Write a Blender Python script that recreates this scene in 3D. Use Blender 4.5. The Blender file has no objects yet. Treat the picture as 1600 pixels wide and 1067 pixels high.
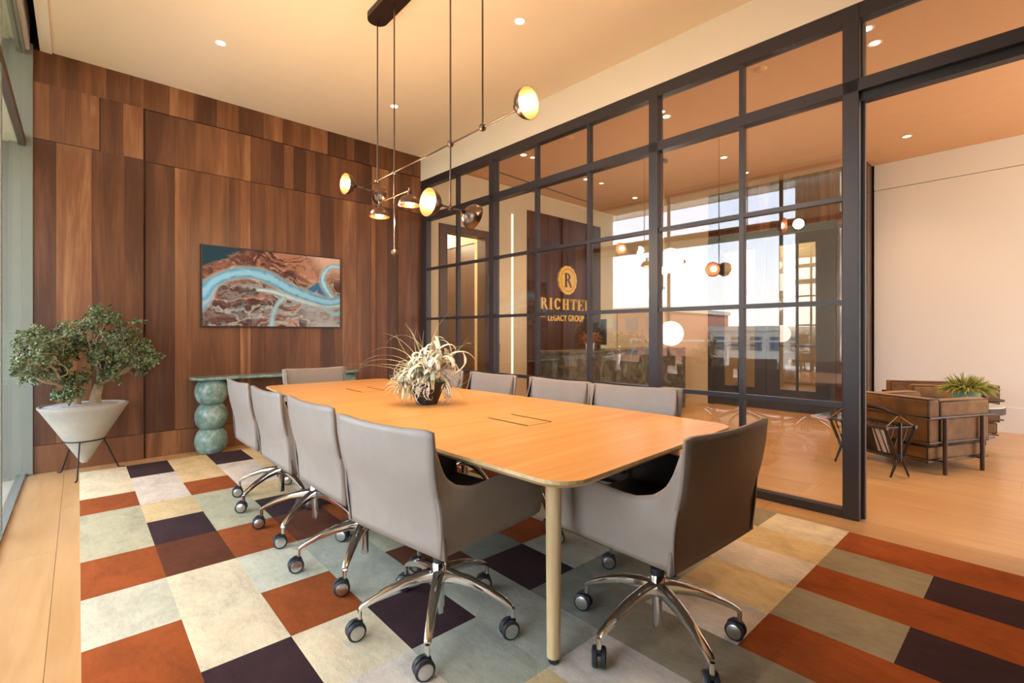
import bpy, bmesh, math, random
import numpy as np
from mathutils import Vector, Matrix
random.seed(7); rng = np.random.default_rng(7)
S = bpy.context.scene
COL = S.collection
PI = math.pi

# ------------------------------------------------------------------ camera
cam = bpy.data.cameras.new('camera'); camo = bpy.data.objects.new('camera', cam); COL.objects.link(camo)
camo.location = (0, 0, 1.18); camo.rotation_euler = (PI/2, 0, -0.7341)
cam.sensor_width = 36; cam.sensor_fit = 'HORIZONTAL'; cam.lens = 751.28/1600*36
cam.shift_y = -11.9/1600; cam.clip_start = 0.02; cam.clip_end = 4000
S.camera = camo

# ------------------------------------------------------------------ world, sun, exposure
S.view_settings.view_transform = 'Standard'; S.view_settings.look = 'None'
S.view_settings.exposure = 0.60; S.view_settings.gamma = 1.0; S.view_settings.use_curve_mapping = False
SKY = 6.8
w = bpy.data.worlds.new('sky'); S.world = w; w.use_nodes = True
nt = w.node_tree; nt.nodes.clear()
wo = nt.nodes.new('ShaderNodeOutputWorld'); bg = nt.nodes.new('ShaderNodeBackground')
tc = nt.nodes.new('ShaderNodeTexCoord'); sx = nt.nodes.new('ShaderNodeSeparateXYZ'); cr = nt.nodes.new('ShaderNodeValToRGB')
nt.links.new(tc.outputs['Generated'], sx.inputs[0]); nt.links.new(sx.outputs['Z'], cr.inputs[0])
e = cr.color_ramp.elements
e[0].position = 0.0; e[0].color = (0.82, 0.80, 0.82, 1)
e[1].position = 1.0; e[1].color = (0.34, 0.45, 0.70, 1)
e2 = cr.color_ramp.elements.new(0.22); e2.color = (0.55, 0.65, 0.87, 1)
nt.links.new(cr.outputs[0], bg.inputs[0]); bg.inputs[1].default_value = SKY
nt.links.new(bg.outputs[0], wo.inputs[0])

def lamp(kind, name, loc, energy, color, rot=(0, 0, 0), size=None, size_y=None, spot=None, parent=None):
    l = bpy.data.lights.new(name, kind); o = bpy.data.objects.new(name, l); COL.objects.link(o)
    o.location = loc; o.rotation_euler = rot; l.energy = energy; l.color = color
    if kind == 'AREA':
        l.shape = 'RECTANGLE'; l.size = size; l.size_y = size_y or size
    elif kind in ('SPOT', 'POINT'):
        l.shadow_soft_size = size or 0.05
        if kind == 'SPOT': l.spot_size = spot or 2.0; l.spot_blend = 0.9
    if parent: o.parent = parent
    return o
sun = lamp('SUN', 'sun', (-3, -3, 8), 9.0, (1.0, 0.93, 0.82), size=None)
sun.data.angle = 0.01
sun.rotation_euler = Vector((0.10, 0.62, -0.80)).to_track_quat('-Z', 'Y').to_euler()
# daylight portals in the window openings (sampling guides only)
pl = lamp('AREA', 'window_portal', (-0.46, 2.6, 1.8), 1, (1, 1, 1), (0, -PI/2, 0), 3.6, 6.1); pl.data.cycles.is_portal = True
pl2 = lamp('AREA', 'lounge_portal', (6.6, -3.3, 1.7), 1, (1, 1, 1), (PI/2, 0, 0), 3.2, 3.2); pl2.data.cycles.is_portal = True

# ------------------------------------------------------------------ material helpers
MATS = {}
def nodes_of(name):
    m = bpy.data.materials.new(name); m.use_nodes = True
    n = m.node_tree; b = n.nodes['Principled BSDF']; MATS[name] = m
    return m, n, b
def N(n, t, **kw):
    x = n.nodes.new(t)
    for k, v in kw.items(): setattr(x, k, v)
    return x
def ramp(n, src, stops):
    c = N(n, 'ShaderNodeValToRGB'); el = c.color_ramp.elements
    el[0].position, el[0].color = stops[0][0], (*stops[0][1], 1)
    el[1].position, el[1].color = stops[-1][0], (*stops[-1][1], 1)
    for p, col in stops[1:-1]:
        k = el.new(p); k.color = (*col, 1)
    n.links.new(src, c.inputs[0]); return c.outputs[0]
def stretched(n, scale, rnd=0.0, space='pos'):
    """world position (or object coords) scaled per axis, plus a per-object random offset"""
    if space == 'pos': src = N(n, 'ShaderNodeNewGeometry').outputs['Position']
    else: src = N(n, 'ShaderNodeTexCoord').outputs['Object']
    if rnd:
        oi = N(n, 'ShaderNodeObjectInfo'); mu = N(n, 'ShaderNodeMath', operation='MULTIPLY'); mu.inputs[1].default_value = rnd
        n.links.new(oi.outputs['Random'], mu.inputs[0])
        ad = N(n, 'ShaderNodeVectorMath', operation='ADD'); n.links.new(src, ad.inputs[0]); n.links.new(mu.outputs[0], ad.inputs[1]); src = ad.outputs[0]
    mp = N(n, 'ShaderNodeVectorMath', operation='MULTIPLY'); mp.inputs[1].default_value = scale
    n.links.new(src, mp.inputs[0]); return mp.outputs[0]
def noise(n, vec, scale=1.0, detail=4, rough=0.6, dist=0.0):
    t = N(n, 'ShaderNodeTexNoise'); t.inputs['Scale'].default_value = scale; t.inputs['Detail'].default_value = detail
    t.inputs['Roughness'].default_value = rough; t.inputs['Distortion'].default_value = dist
    if vec is not None: n.links.new(vec, t.inputs['Vector'])
    return t.outputs['Fac']
def bump(n, b, src, strength=0.2, dist=0.01):
    k = N(n, 'ShaderNodeBump'); k.inputs['Strength'].default_value = strength; k.inputs['Distance'].default_value = dist
    n.links.new(src, k.inputs['Height']); n.links.new(k.outputs[0], b.inputs['Normal'])
def pbr(name, col, rough=0.5, metal=0.0, spec=0.5, var=0.0, vscale=8.0, bumpy=0.0, bscale=200.0, emit=None, estr=0.0, sheen=0.0, coat=0.0):
    m, n, b = nodes_of(name)
    b.inputs['Base Color'].default_value = (*col, 1); b.inputs['Roughness'].default_value = rough
    b.inputs['Metallic'].default_value = metal; b.inputs['Specular IOR Level'].default_value = spec
    if sheen: b.inputs['Sheen Weight'].default_value = sheen; b.inputs['Sheen Roughness'].default_value = 0.4
    if coat: b.inputs['Coat Weight'].default_value = coat; b.inputs['Coat Roughness'].default_value = 0.1
    if var:
        f = noise(n, stretched(n, (1, 1, 1)), vscale, 4)
        lo = tuple(max(0, c*(1-var)) for c in col); hi = tuple(min(1, c*(1+var)) for c in col)
        n.links.new(ramp(n, f, [(0.3, lo), (0.7, hi)]), b.inputs['Base Color'])
    if bumpy: bump(n, b, noise(n, stretched(n, (1, 1, 1)), bscale, 3), bumpy, 0.002)
    if emit: b.inputs['Emission Color'].default_value = (*emit, 1); b.inputs['Emission Strength'].default_value = estr
    return m
def wood(name, lo, hi, scale, rough=0.4, rnd=10.0, spread=0.35, fine=6.0, light=None, coat=0.0, wide=1.0, fw=0.35):
    """grain runs along the axis with the smallest scale; tone differs from board to board"""
    m, n, b = nodes_of(name)
    vec = stretched(n, scale, rnd)
    big = noise(n, vec, 1.0, 5, 0.55, 1.2)
    fv = N(n, 'ShaderNodeVectorMath', operation='MULTIPLY'); fv.inputs[1].default_value = (fine,)*3; n.links.new(vec, fv.inputs[0])
    fi = noise(n, fv.outputs[0], 1.0, 3, 0.6)
    mx = N(n, 'ShaderNodeMath', operation='MULTIPLY_ADD'); mx.inputs[1].default_value = fw; n.links.new(fi, mx.inputs[0]); n.links.new(big, mx.inputs[2])
    oi = N(n, 'ShaderNodeObjectInfo'); rr = N(n, 'ShaderNodeMath', operation='MULTIPLY_ADD')
    rr.inputs[1].default_value = spread if rnd else 0.0; n.links.new(oi.outputs['Random'], rr.inputs[0]); n.links.new(mx.outputs[0], rr.inputs[2])
    off = 0.5 + fw/2 + (spread/2 if rnd else 0)
    stops = [(off-0.20*wide, lo), (off, tuple((a+c)/2 for a, c in zip(lo, hi))), (off+0.18*wide, hi)]
    if light: stops.append((off+0.36*wide, light))
    stops = [(p/1.6, c) for p, c in stops]
    sub = N(n, 'ShaderNodeMath', operation='MULTIPLY'); sub.inputs[1].default_value = 1/1.6; n.links.new(rr.outputs[0], sub.inputs[0])
    n.links.new(ramp(n, sub.outputs[0], stops), b.inputs['Base Color'])
    b.inputs['Roughness'].default_value = rough
    if coat: b.inputs['Coat Weight'].default_value = coat; b.inputs['Coat Roughness'].default_value = 0.15
    bump(n, b, fi, 0.08, 0.003)
    return m

# walls and surfaces
wood('walnut', (0.078, 0.025, 0.010), (0.230, 0.090, 0.035), (5.5, 5.5, 0.42), rough=0.38, rnd=17.0, spread=0.50, fine=9.0, light=(0.42, 0.20, 0.085), wide=1.15, fw=0.28)
wood('walnut_dark', (0.030, 0.010, 0.006), (0.085, 0.030, 0.015), (10, 10, 0.5), rough=0.22, rnd=17.0, spread=0.25)
wood('oak_floor', (0.54, 0.30, 0.12), (0.72, 0.44, 0.20), (8, 0.7, 8), rough=0.28, rnd=13.0, spread=0.12, wide=1.6)
wood('oak_table', (0.76, 0.345, 0.095), (0.92, 0.485, 0.16), (0.55, 9, 9), rough=0.33, rnd=0, fine=5)
wood('oak_pale', (0.62, 0.44, 0.22), (0.80, 0.62, 0.36), (12, 12, 0.8), rough=0.45, rnd=0)
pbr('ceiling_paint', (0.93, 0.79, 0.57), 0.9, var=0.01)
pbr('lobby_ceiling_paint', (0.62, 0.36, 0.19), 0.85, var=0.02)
pbr('soffit_paint', (0.90, 0.83, 0.69), 0.85)
pbr('cream_paint', (0.78, 0.68, 0.46), 0.85)
pbr('white_paint', (0.86, 0.84, 0.81), 0.85)
pbr('dark_wall_paint', (0.035, 0.024, 0.020), 0.9)
pbr('bronze_frame', (0.030, 0.025, 0.032), 0.38, spec=0.55)
pbr('navy_door', (0.028, 0.036, 0.052), 0.35)
pbr('brown_trim', (0.085, 0.055, 0.042), 0.4)
pbr('grey_metal', (0.215, 0.225, 0.19), 0.5, metal=0.1)
pbr('light_shelf', (0.62, 0.56, 0.38), 0.7)
pbr('black_void', (0.006, 0.005, 0.005), 0.8)
pbr('outdoor_plaster', (0.70, 0.66, 0.58), 0.9, var=0.03)
pbr('terrace_tile', (0.50, 0.48, 0.44), 0.8, var=0.08)
pbr('white_metal', (0.80, 0.80, 0.80), 0.4)
# chairs
def leather(name, col, rough=0.42):
    m, n, b = nodes_of(name)
    v = stretched(n, (1, 1, 1), 0, 'obj')
    f = noise(n, v, 9.0, 4)
    n.links.new(ramp(n, f, [(0.3, tuple(c*0.93 for c in col)), (0.7, tuple(min(1, c*1.06) for c in col))]), b.inputs['Base Color'])
    b.inputs['Roughness'].default_value = rough
    bump(n, b, noise(n, v, 420.0, 2), 0.12, 0.0008)
    return m
leather('taupe_leather', (0.30, 0.262, 0.232), 0.40); leather('dark_leather', (0.018, 0.015, 0.018), 0.5); leather('seam_leather', (0.26, 0.20, 0.165), 0.5)
pbr('chrome', (0.80, 0.79, 0.78), 0.10, metal=1.0)
pbr('cap_metal', (0.62, 0.62, 0.62), 0.28, metal=1.0)
pbr('black_rubber', (0.025, 0.026, 0.03), 0.45)
# bronze pendant
pbr('aged_bronze', (0.20, 0.135, 0.105), 0.28, metal=1.0)
pbr('dark_bronze', (0.035, 0.018, 0.014), 0.45, metal=0.4)
pbr('copper_inside', (0.75, 0.30, 0.14), 0.30, metal=0.9)
pbr('bulb_glow', (1, 0.9, 0.8), 0.5, emit=(1.0, 0.72, 0.48), estr=9.0)
pbr('lens_glow', (1, 0.95, 0.85), 0.5, emit=(1.0, 0.85, 0.62), estr=9.0)
pbr('globe_glow', (1, 1, 1), 0.4, emit=(1.0, 0.90, 0.78), estr=2.6)
pbr('strip_glow', (1, 1, 1), 0.5, emit=(0.85, 1.0, 0.78), estr=0.75)
# things
def marble(name, cols, sc=3.0, rough=0.25, dist=2.0):
    m, n, b = nodes_of(name)
    v = stretched(n, (1, 1, 1)); f = noise(n, v, sc, 8, 0.65, dist)
    n.links.new(ramp(n, f, cols), b.inputs['Base Color']); b.inputs['Roughness'].default_value = rough
    return m
marble('green_marble', [(0.28, (0.08, 0.14, 0.125)), (0.42, (0.15, 0.25, 0.225)), (0.56, (0.23, 0.34, 0.30)), (0.72, (0.46, 0.54, 0.48))], 9.0, 0.2, 1.2)
marble('quartzite', [(0.25, (0.020, 0.016, 0.010)), (0.42, (0.075, 0.058, 0.034)), (0.55, (0.14, 0.14, 0.10)), (0.75, (0.30, 0.34, 0.28))], 2.6, 0.3, 3.0)
pbr('concrete', (0.40, 0.375, 0.315), 0.85, var=0.16, vscale=4.0, bumpy=0.2, bscale=60)
pbr('gravel', (0.52, 0.48, 0.46), 0.9, var=0.25, vscale=90)
pbr('iron', (0.03, 0.025, 0.025), 0.5, metal=0.5)
pbr('bark', (0.42, 0.33, 0.22), 0.8, var=0.25, vscale=30, bumpy=0.4, bscale=60)
def leafmat(name, lo, hi, rough=0.35):
    m, n, b = nodes_of(name)
    n.links.new(ramp(n, noise(n, stretched(n, (1, 1, 1)), 22.0, 2), [(0.35, lo), (0.65, hi)]), b.inputs['Base Color'])
    b.inputs['Roughness'].default_value = rough
    return m
leafmat('jade_leaf', (0.045, 0.080, 0.020), (0.27, 0.32, 0.17), 0.25)
leafmat('silver_leaf', (0.56, 0.56, 0.42), (0.92, 0.89, 0.78), 0.6)
leafmat('green_leaf', (0.30, 0.42, 0.13), (0.62, 0.66, 0.42), 0.5)
leafmat('straw_leaf', (0.40, 0.34, 0.17), (0.66, 0.56, 0.33), 0.6)
leafmat('succulent_leaf', (0.18, 0.20, 0.035), (0.46, 0.44, 0.10), 0.5)
leafmat('orange_leaf', (0.25, 0.07, 0.015), (0.6, 0.22, 0.06), 0.6)
pbr('black_clay', (0.022, 0.018, 0.018), 0.55, bumpy=0.2, bscale=80)
pbr('teal_glaze', (0.10, 0.30, 0.29), 0.3)
def velvet(name, col):
    m, n, b = nodes_of(name)
    f = noise(n, stretched(n, (1, 1, 1)), 7.0, 5, 0.6, 0.6)
    n.links.new(ramp(n, f, [(0.32, tuple(c*0.62 for c in col)), (0.7, tuple(min(1, c*1.3) for c in col))]), b.inputs['Base Color'])
    b.inputs['Roughness'].default_value = 0.75; b.inputs['Sheen Weight'].default_value = 0.35; b.inputs['Sheen Roughness'].default_value = 0.35
    b.inputs['Sheen Tint'].default_value = (1, 0.72, 0.42, 1)
    return m
velvet('mustard_velvet', (0.20, 0.088, 0.021)); velvet('piping', (0.035, 0.017, 0.008))
pbr('bronze_tube', (0.09, 0.062, 0.05), 0.4, metal=0.7)
pbr('ebony', (0.018, 0.010, 0.009), 0.35)
pbr('rope', (0.36, 0.21, 0.10), 0.8)
pbr('paper', (0.72, 0.68, 0.62), 0.8)
pbr('brass', (0.80, 0.52, 0.20), 0.3, metal=1.0)
pbr('gold_sign', (1.0, 0.66, 0.15), 0.4, metal=0.0, emit=(1.0, 0.55, 0.10), estr=0.0)
pbr('black_plastic', (0.015, 0.015, 0.017), 0.4)
pbr('grey_plastic', (0.20, 0.20, 0.19), 0.5)
pbr('white_stone', (0.75, 0.74, 0.70), 0.3)
pbr('brick_red', (0.38, 0.16, 0.11), 0.9, var=0.1)
pbr('far_concrete', (0.50, 0.47, 0.42), 0.9, var=0.1)
pbr('far_glass', (0.05, 0.08, 0.10), 0.15)
pbr('far_ground', (0.20, 0.23, 0.15), 0.95, var=0.4, vscale=0.05)

def glassmat(name, tint, refl, power=1.0):
    """thin pane: clear transmission plus mirror reflection (coated glass)"""
    m = bpy.data.materials.new(name); m.use_nodes = True; n = m.node_tree; n.nodes.clear(); MATS[name] = m
    o = N(n, 'ShaderNodeOutputMaterial'); mix = N(n, 'ShaderNodeMixShader'); t = N(n, 'ShaderNodeBsdfTransparent'); g = N(n, 'ShaderNodeBsdfGlossy')
    t.inputs[0].default_value = (*tint, 1); g.inputs['Roughness'].default_value = 0.0; g.inputs['Color'].default_value = (0.97, 0.97, 1, 1)
    lw = N(n, 'ShaderNodeLayerWeight'); lw.inputs['Blend'].default_value = 0.5
    p = N(n, 'ShaderNodeMath', operation='POWER'); p.inputs[1].default_value = 4.5; n.links.new(lw.outputs['Facing'], p.inputs[0])
    a = N(n, 'ShaderNodeMath', operation='MULTIPLY_ADD'); a.inputs[1].default_value = power; a.inputs[2].default_value = refl
    n.links.new(p.outputs[0], a.inputs[0]); cl = N(n, 'ShaderNodeClamp'); n.links.new(a.outputs[0], cl.inputs[0])
    n.links.new(cl.outputs[0], mix.inputs[0]); n.links.new(t.outputs[0], mix.inputs[1]); n.links.new(g.outputs[0], mix.inputs[2])
    n.links.new(mix.outputs[0], o.inputs[0]); return m
glassmat('partition_glass', (0.95, 0.93, 0.91), 0.082, 0.12)
glassmat('window_glass', (0.97, 0.96, 0.90), 0.02, 0.16)
glassmat('door_glass', (0.85, 0.85, 0.85), 0.15, 0.5)

# ------------------------------------------------------------------ object helpers
def prop(o, label=None, cat=None, group=None, kind=None):
    if label: o['label'] = label
    if cat: o['category'] = cat
    if group: o['group'] = group
    if kind: o['kind'] = kind
    return o
def empty(name, loc=(0, 0, 0), rz=0.0, **kw):
    o = bpy.data.objects.new(name, None); COL.objects.link(o); o.location = loc; o.rotation_euler = (0, 0, rz); o.empty_display_size = 0.1
    return prop(o, **kw)
class MB:
    def __init__(s): s.v = []; s.f = []; s.m = []
    def add(s, vs, fs, mi=0):
        b = len(s.v); s.v += [tuple(map(float, q)) for q in vs]; s.f += [[b+i for i in q] for q in fs]; s.m += [mi]*len(fs); return s
    def box(s, x0, x1, y0, y1, z0, z1, mi=0):
        return s.add([(x0,y0,z0),(x1,y0,z0),(x1,y1,z0),(x0,y1,z0),(x0,y0,z1),(x1,y0,z1),(x1,y1,z1),(x0,y1,z1)],
                     [(0,3,2,1),(4,5,6,7),(0,1,5,4),(1,2,6,5),(2,3,7,6),(3,0,4,7)], mi)
    def prism(s, poly, z0, z1, mi=0, axis='z'):
        n = len(poly)
        def P(a, b, c):
            return (a, b, c) if axis == 'z' else ((a, c, b) if axis == 'y' else (c, a, b))
        vs = [P(a, b, z0) for a, b in poly] + [P(a, b, z1) for a, b in poly]
        fs = [tuple(range(n))[::-1], tuple(range(n, 2*n))] + [(i, (i+1) % n, n+(i+1) % n, n+i) for i in range(n)]
        return s.add(vs, fs, mi)
    def tube(s, pts, r, n=8, mi=0, cap=True, flat=1.0):
        pts = [Vector(p) for p in pts]; rs = r if isinstance(r, (list, tuple)) else [r]*len(pts)
        vs = []; fs = []; up = None
        for i, p in enumerate(pts):
            d = (pts[min(i+1, len(pts)-1)] - pts[max(i-1, 0)])
            if d.length < 1e-9: d = Vector((0, 0, 1))
            d.normalize()
            if up is None:
                a = Vector((0, 0, 1)) if abs(d.z) < 0.9 else Vector((1, 0, 0)); x = d.cross(a).normalized()
            else:
                x = (up - d*up.dot(d)).normalized()
            up = x; y = d.cross(x)
            for k in range(n):
                t = 2*PI*k/n; vs.append(p + x*math.cos(t)*rs[i] + y*math.sin(t)*rs[i]*flat)
        for i in range(len(pts)-1):
            for k in range(n):
                fs.append((i*n+k, i*n+(k+1) % n, (i+1)*n+(k+1) % n, (i+1)*n+k))
        if cap: fs.append(tuple(range(n))[::-1]); fs.append(tuple((len(pts)-1)*n+k for k in range(n)))
        return s.add(vs, fs, mi)
    def lathe(s, prof, n=24, M=None, mi=0, close=False):
        vs = []; fs = []
        for (r, z) in prof:
            for k in range(n):
                t = 2*PI*k/n; p = Vector((r*math.cos(t), r*math.sin(t), z)); vs.append(M @ p if M is not None else p)
        for i in range(len(prof)-1):
            for k in range(n): fs.append((i*n+k, i*n+(k+1) % n, (i+1)*n+(k+1) % n, (i+1)*n+k))
        if not close:
            if prof[0][0] > 1e-4: fs.append(tuple(range(n))[::-1])
            if prof[-1][0] > 1e-4: fs.append(tuple((len(prof)-1)*n+k for k in range(n)))
        return s.add(vs, fs, mi)
    def sphere(s, c, r, n=16, m=10, mi=0, sz=1.0):
        prof = [(r*math.sin(PI*i/m)+1e-5, -r*sz*math.cos(PI*i/m)) for i in range(m+1)]
        return s.lathe(prof, n, Matrix.Translation(c), mi)
    def grid(s, fn, nu, nv, mi=0):
        vs = [fn(i/nu, j/nv) for j in range(nv+1) for i in range(nu+1)]
        fs = [(j*(nu+1)+i, j*(nu+1)+i+1, (j+1)*(nu+1)+i+1, (j+1)*(nu+1)+i) for j in range(nv) for i in range(nu)]
        return s.add(vs, fs, mi)
    def build(s, name, mat, parent=None, smooth=False, bevel=0.0, seg=2, solid=None, loc=None, recalc=True, **kw):
        org = Vector(loc) if loc is not None else Vector((0, 0, 0))
        if parent is not None and loc is None and getattr(parent, 'use_world', None) is None:
            org = ORG.get(parent.name, Vector((0, 0, 0)))
        me = bpy.data.meshes.new(name); me.from_pydata([tuple(Vector(q)-org) for q in s.v], [], s.f); me.validate()
        for m in (mat if isinstance(mat, (list, tuple)) else [mat]): me.materials.append(MATS[m])
        if any(s.m) and len(s.m) == len(me.polygons): me.polygons.foreach_set('material_index', s.m)
        if recalc:
            b = bmesh.new(); b.from_mesh(me); bmesh.ops.recalc_face_normals(b, faces=b.faces); b.to_mesh(me); b.free()
        if smooth:
            me.polygons.foreach_set('use_smooth', [True]*len(me.polygons))
            if smooth != 'all':
                try: me.set_sharp_from_angle(angle=math.radians(38))
                except Exception: pass
        o = bpy.data.objects.new(name, me); COL.objects.link(o)
        if parent is not None: o.parent = parent
        elif loc is not None: o.location = org
        if solid: 
            md = o.modifiers.new('solid', 'SOLIDIFY'); md.thickness = solid[0]; md.offset = solid[1]
            if len(solid) > 2: md.material_offset = solid[2]; md.material_offset_rim = solid[3]
        if bevel:
            md = o.modifiers.new('bevel', 'BEVEL'); md.width = bevel; md.segments = seg; md.limit_method = 'ANGLE'; md.angle_limit = math.radians(35)
            me.polygons.foreach_set('use_smooth', [True]*len(me.polygons)); md.harden_normals = False
            try: me.set_sharp_from_angle(angle=math.radians(60))
            except Exception: pass
        return prop(o, **kw)
ORG = {}
def thing(name, loc, label, cat, group=None):
    """an Empty at the base of a thing whose meshes are written in world coordinates"""
    o = empty(name, loc, label=label, cat=cat, group=group); ORG[o.name] = Vector(loc); return o
def sthing(name, loc=(0, 0, 0)):
    o = empty(name, loc, kind='structure'); ORG[o.name] = Vector(loc); return o
def sub(o):   # a sub-part keeps the origin of its grandparent
    ORG[o.name] = ORG.get(o.parent.name, Vector((0, 0, 0))) if o.parent else Vector((0, 0, 0)); return o
def copy_tree(o, parent=None):
    c = o.copy(); COL.objects.link(c)
    if parent is not None: c.parent = parent
    for ch in list(o.children): copy_tree(ch, c)
    return c
def bez(p0, p1, p2, p3, n=8):
    out = []
    for i in range(n+1):
        t = i/n; u = 1-t
        out.append(Vector(p0)*u**3 + Vector(p1)*3*u*u*t + Vector(p2)*3*u*t*t + Vector(p3)*t**3)
    return out

# ================================================================== THE SETTING
YB = 5.72; XW = -0.323; ZC = 3.59; ZL = 3.53
def px_(y): return 3.5053 + 0.0339*(5.7205-y)          # partition line

# --- floor of oak planks
fl = sthing('floor')
MB().box(-0.33, 9.9, -3.4, 9.6, -0.06, -0.012).build('subfloor', 'oak_floor', fl)
pw = 0.235; k = 0
for i in range(37):
    x0 = -0.323 + i*pw; y = -3.4 + (i*0.83) % 2.6 - 1.3
    while y < 9.4:
        L = 2.6 if (i*7 + k) % 3 else 3.1
        a, b_ = max(y, -3.4), min(y+L, 9.5)
        if b_ - a > 0.1:
            MB().box(x0+0.0008, x0+pw-0.0008, a+0.0008, b_-0.0008, -0.012, 0.0).build('plank', 'oak_floor', fl)
        y += L; k += 1

# --- conference room ceiling, blind pocket, lobby ceiling
ce = sthing('ceiling')
MB().box(-0.165, px_(-3.4), -3.4, YB, ZC, ZC+0.06).build('ceiling_board', 'ceiling_paint', ce)
MB().box(-0.240, -0.165, -3.4, YB, ZC-0.012, ZC+0.25).build('pocket_trim', 'soffit_paint', ce)
MB().box(-0.34, -0.22, -3.4, YB+0.1, ZC+0.22, ZC+0.26).build('blind_pocket', 'black_void', ce)
MB().box(-0.345, -0.30, -3.4, YB, ZC-0.05, ZC+0.26).build('pocket_edge', 'white_metal', ce)
ORG_c2 = sthing('ceiling')
ce2 = ORG_c2
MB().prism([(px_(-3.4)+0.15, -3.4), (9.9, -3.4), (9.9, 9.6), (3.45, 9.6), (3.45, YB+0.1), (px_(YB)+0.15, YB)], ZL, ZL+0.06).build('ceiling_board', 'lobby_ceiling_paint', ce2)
# slot diffuser in the lobby ceiling
MB().prism([(4.50, 5.30), (6.94, 5.45), (6.94, 5.48), (4.50, 5.33)], ZL-0.004, ZL+0.002).build('slot_diffuser', 'black_void', ce2)

# --- header above the partition
hd = sthing('trim_1')
hx = [(px_(-3.4)-0.10, -3.4), (px_(YB)-0.10+0.05, YB), (px_(YB)+0.25, YB), (px_(-3.4)+0.15, -3.4)]
hx = [(px_(-3.4)-0.035, -3.4), (px_(YB)-0.035, YB), (px_(YB)+0.20, YB), (px_(-3.4)+0.20, -3.4)]
MB().prism(hx, 3.262, ZC+0.02).build('header_panel', 'soffit_paint', hd)

# --- walnut wall
wb = sthing('wall_back')
MB().box(-0.30, px_(YB)+0.3, YB+0.004, YB+0.25, 0, ZC+0.05).build('wall_core', 'walnut_dark', wb)
def boards(x0, x1, z0, z1, yf, wlist, seed, mat='walnut', par=None, gap=0.0006, th=0.012):
    r = random.Random(seed); x = x0
    while x < x1-0.01:
        wd = r.choice(wlist); xe = min(x+wd, x1)
        if x1-xe < 0.05: xe = x1
        MB().box(x+gap, xe-gap, yf, yf+th, z0, z1).build('veneer_board', mat, par or wb); x = xe
WL = [0.10, 0.14, 0.17, 0.20, 0.23]
g = 0.006
ym = YB-0.012
# upper band, full width
boards(-0.280, px_(YB), 3.304+g, ZC, ym, WL, 1)
# left block stands 3 cm proud, with its own upper panel
MB().box(-0.280, 0.455, YB-0.030, YB-0.012, 0, 3.30).build('panel_backing', 'walnut_dark', wb)
boards(-0.280, 0.145-g/2, 2.822+g/2, 3.304-g/2, YB-0.042, WL, 2)
boards(0.145+g/2, 0.455, 2.822-g/2, 3.304-g/2, YB-0.042, [0.16], 4)
boards(-0.280, 0.455, 0.242, 2.822-g/2, YB-0.042, WL, 3)
MB().box(-0.280, 0.458, YB-0.040, YB-0.028, 0.0, 0.236).build('baseboard', 'walnut', wb)
# main field
boards(0.455+0.018, px_(YB), 2.812+g/2, 3.304-g/2, ym, WL, 5)
boards(0.455+0.018, 2.817-g/2, 0.242, 2.812-g/2, ym, WL, 6)
boards(2.817+g/2, 3.125-g/2, 0.242, 2.812-g/2, ym, [0.154], 7)
boards(3.125+g/2, px_(YB), 0.242, 2.812-g/2, ym, [0.19], 8)
MB().box(0.473, px_(YB), ym, ym+0.012, 0.0, 0.236).build('baseboard', 'walnut', wb)
MB().box(2.814, 2.819, ym-0.006, ym, 0.24, 2.81).build('edge_trim', 'walnut', wb)

# --- glazed partition of dark steel
pt = sthing('wall_right')
ang = math.atan(0.0339)
def pbox(y0, y1, z0, z1, off0, off1, name, mat, bev=0.0, par=None):
    """box that follows the partition line; off = offset across the line (towards +x)"""
    P = [(px_(y0)+off0, y0), (px_(y1)+off0, y1), (px_(y1)+off1, y1), (px_(y0)+off1, y0)]
    return MB().prism(P, z0, z1).build(name, mat, par or pt, bevel=bev)
ys = [5.603, 4.923, 4.259, 3.569, 2.891, 2.207, 1.499]
rows_ = [0.045, 0.720, 1.382, 2.051, 2.745, 3.165]
F = 'bronze_frame'
pbox(0.005, 5.72, 3.165, 3.262, -0.03, 0.05, 'top_rail', F)
pbox(0.005, 5.70, 2.708, 2.785, -0.035, 0.055, 'transom_rail', F)
pbox(0.85, 5.70, 0.0, 0.055, -0.03, 0.04, 'bottom_rail', F)
pbox(5.585, 5.70, 0.0, 3.2, -0.03, 0.05, 'jamb', F)
for yy in (4.259, 2.207):
    pbox(yy-0.040, yy+0.040, 0.0, 3.2, -0.035, 0.055, 'post', F)
for yy in (4.923, 3.569, 2.891, 1.499):
    pbox(yy-0.016, yy+0.016, 0.0, 3.2, -0.022, 0.03, 'mullion', F)
pbox(0.782, 0.870, 0.0, 3.25, -0.035, 0.030, 'post', F, 0.003)
pbox(0.765, 0.815, 0.0, 3.20, 0.036, 0.075, 'sliding_stile', F, 0.003)
pbox(0.005, 0.79, 2.655, 2.708, 0.005, 0.075, 'door_track', 'black_plastic')
for zz in (0.720, 1.382, 2.051):
    pbox(0.865, 5.60, zz-0.016, zz+0.016, -0.020, 0.022, 'muntin', F)
yb = [5.590, 4.923, 4.259, 3.569, 2.891, 2.207, 1.499, 0.868]
zb = [0.055, 0.704, 0.736, 1.366, 1.398, 2.035, 2.067, 2.708, 2.785, 3.165]
for i in range(7):
    hi_, lo_ = yb[i], yb[i+1]
    a = 0.04 if i in (2, 5) else 0.016; c = 0.04 if i in (1, 4) else 0.016
    for j in range(0, 9, 2):
        pbox(lo_+c, hi_-a, zb[j], zb[j+1], 0.004, 0.010, 'glass_pane', 'partition_glass')
for (a, c) in ((0.782, 0.0),):
    pbox(c+0.01, a-0.01, 2.785, 3.165, 0.004, 0.010, 'glass_pane', 'partition_glass')

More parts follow.
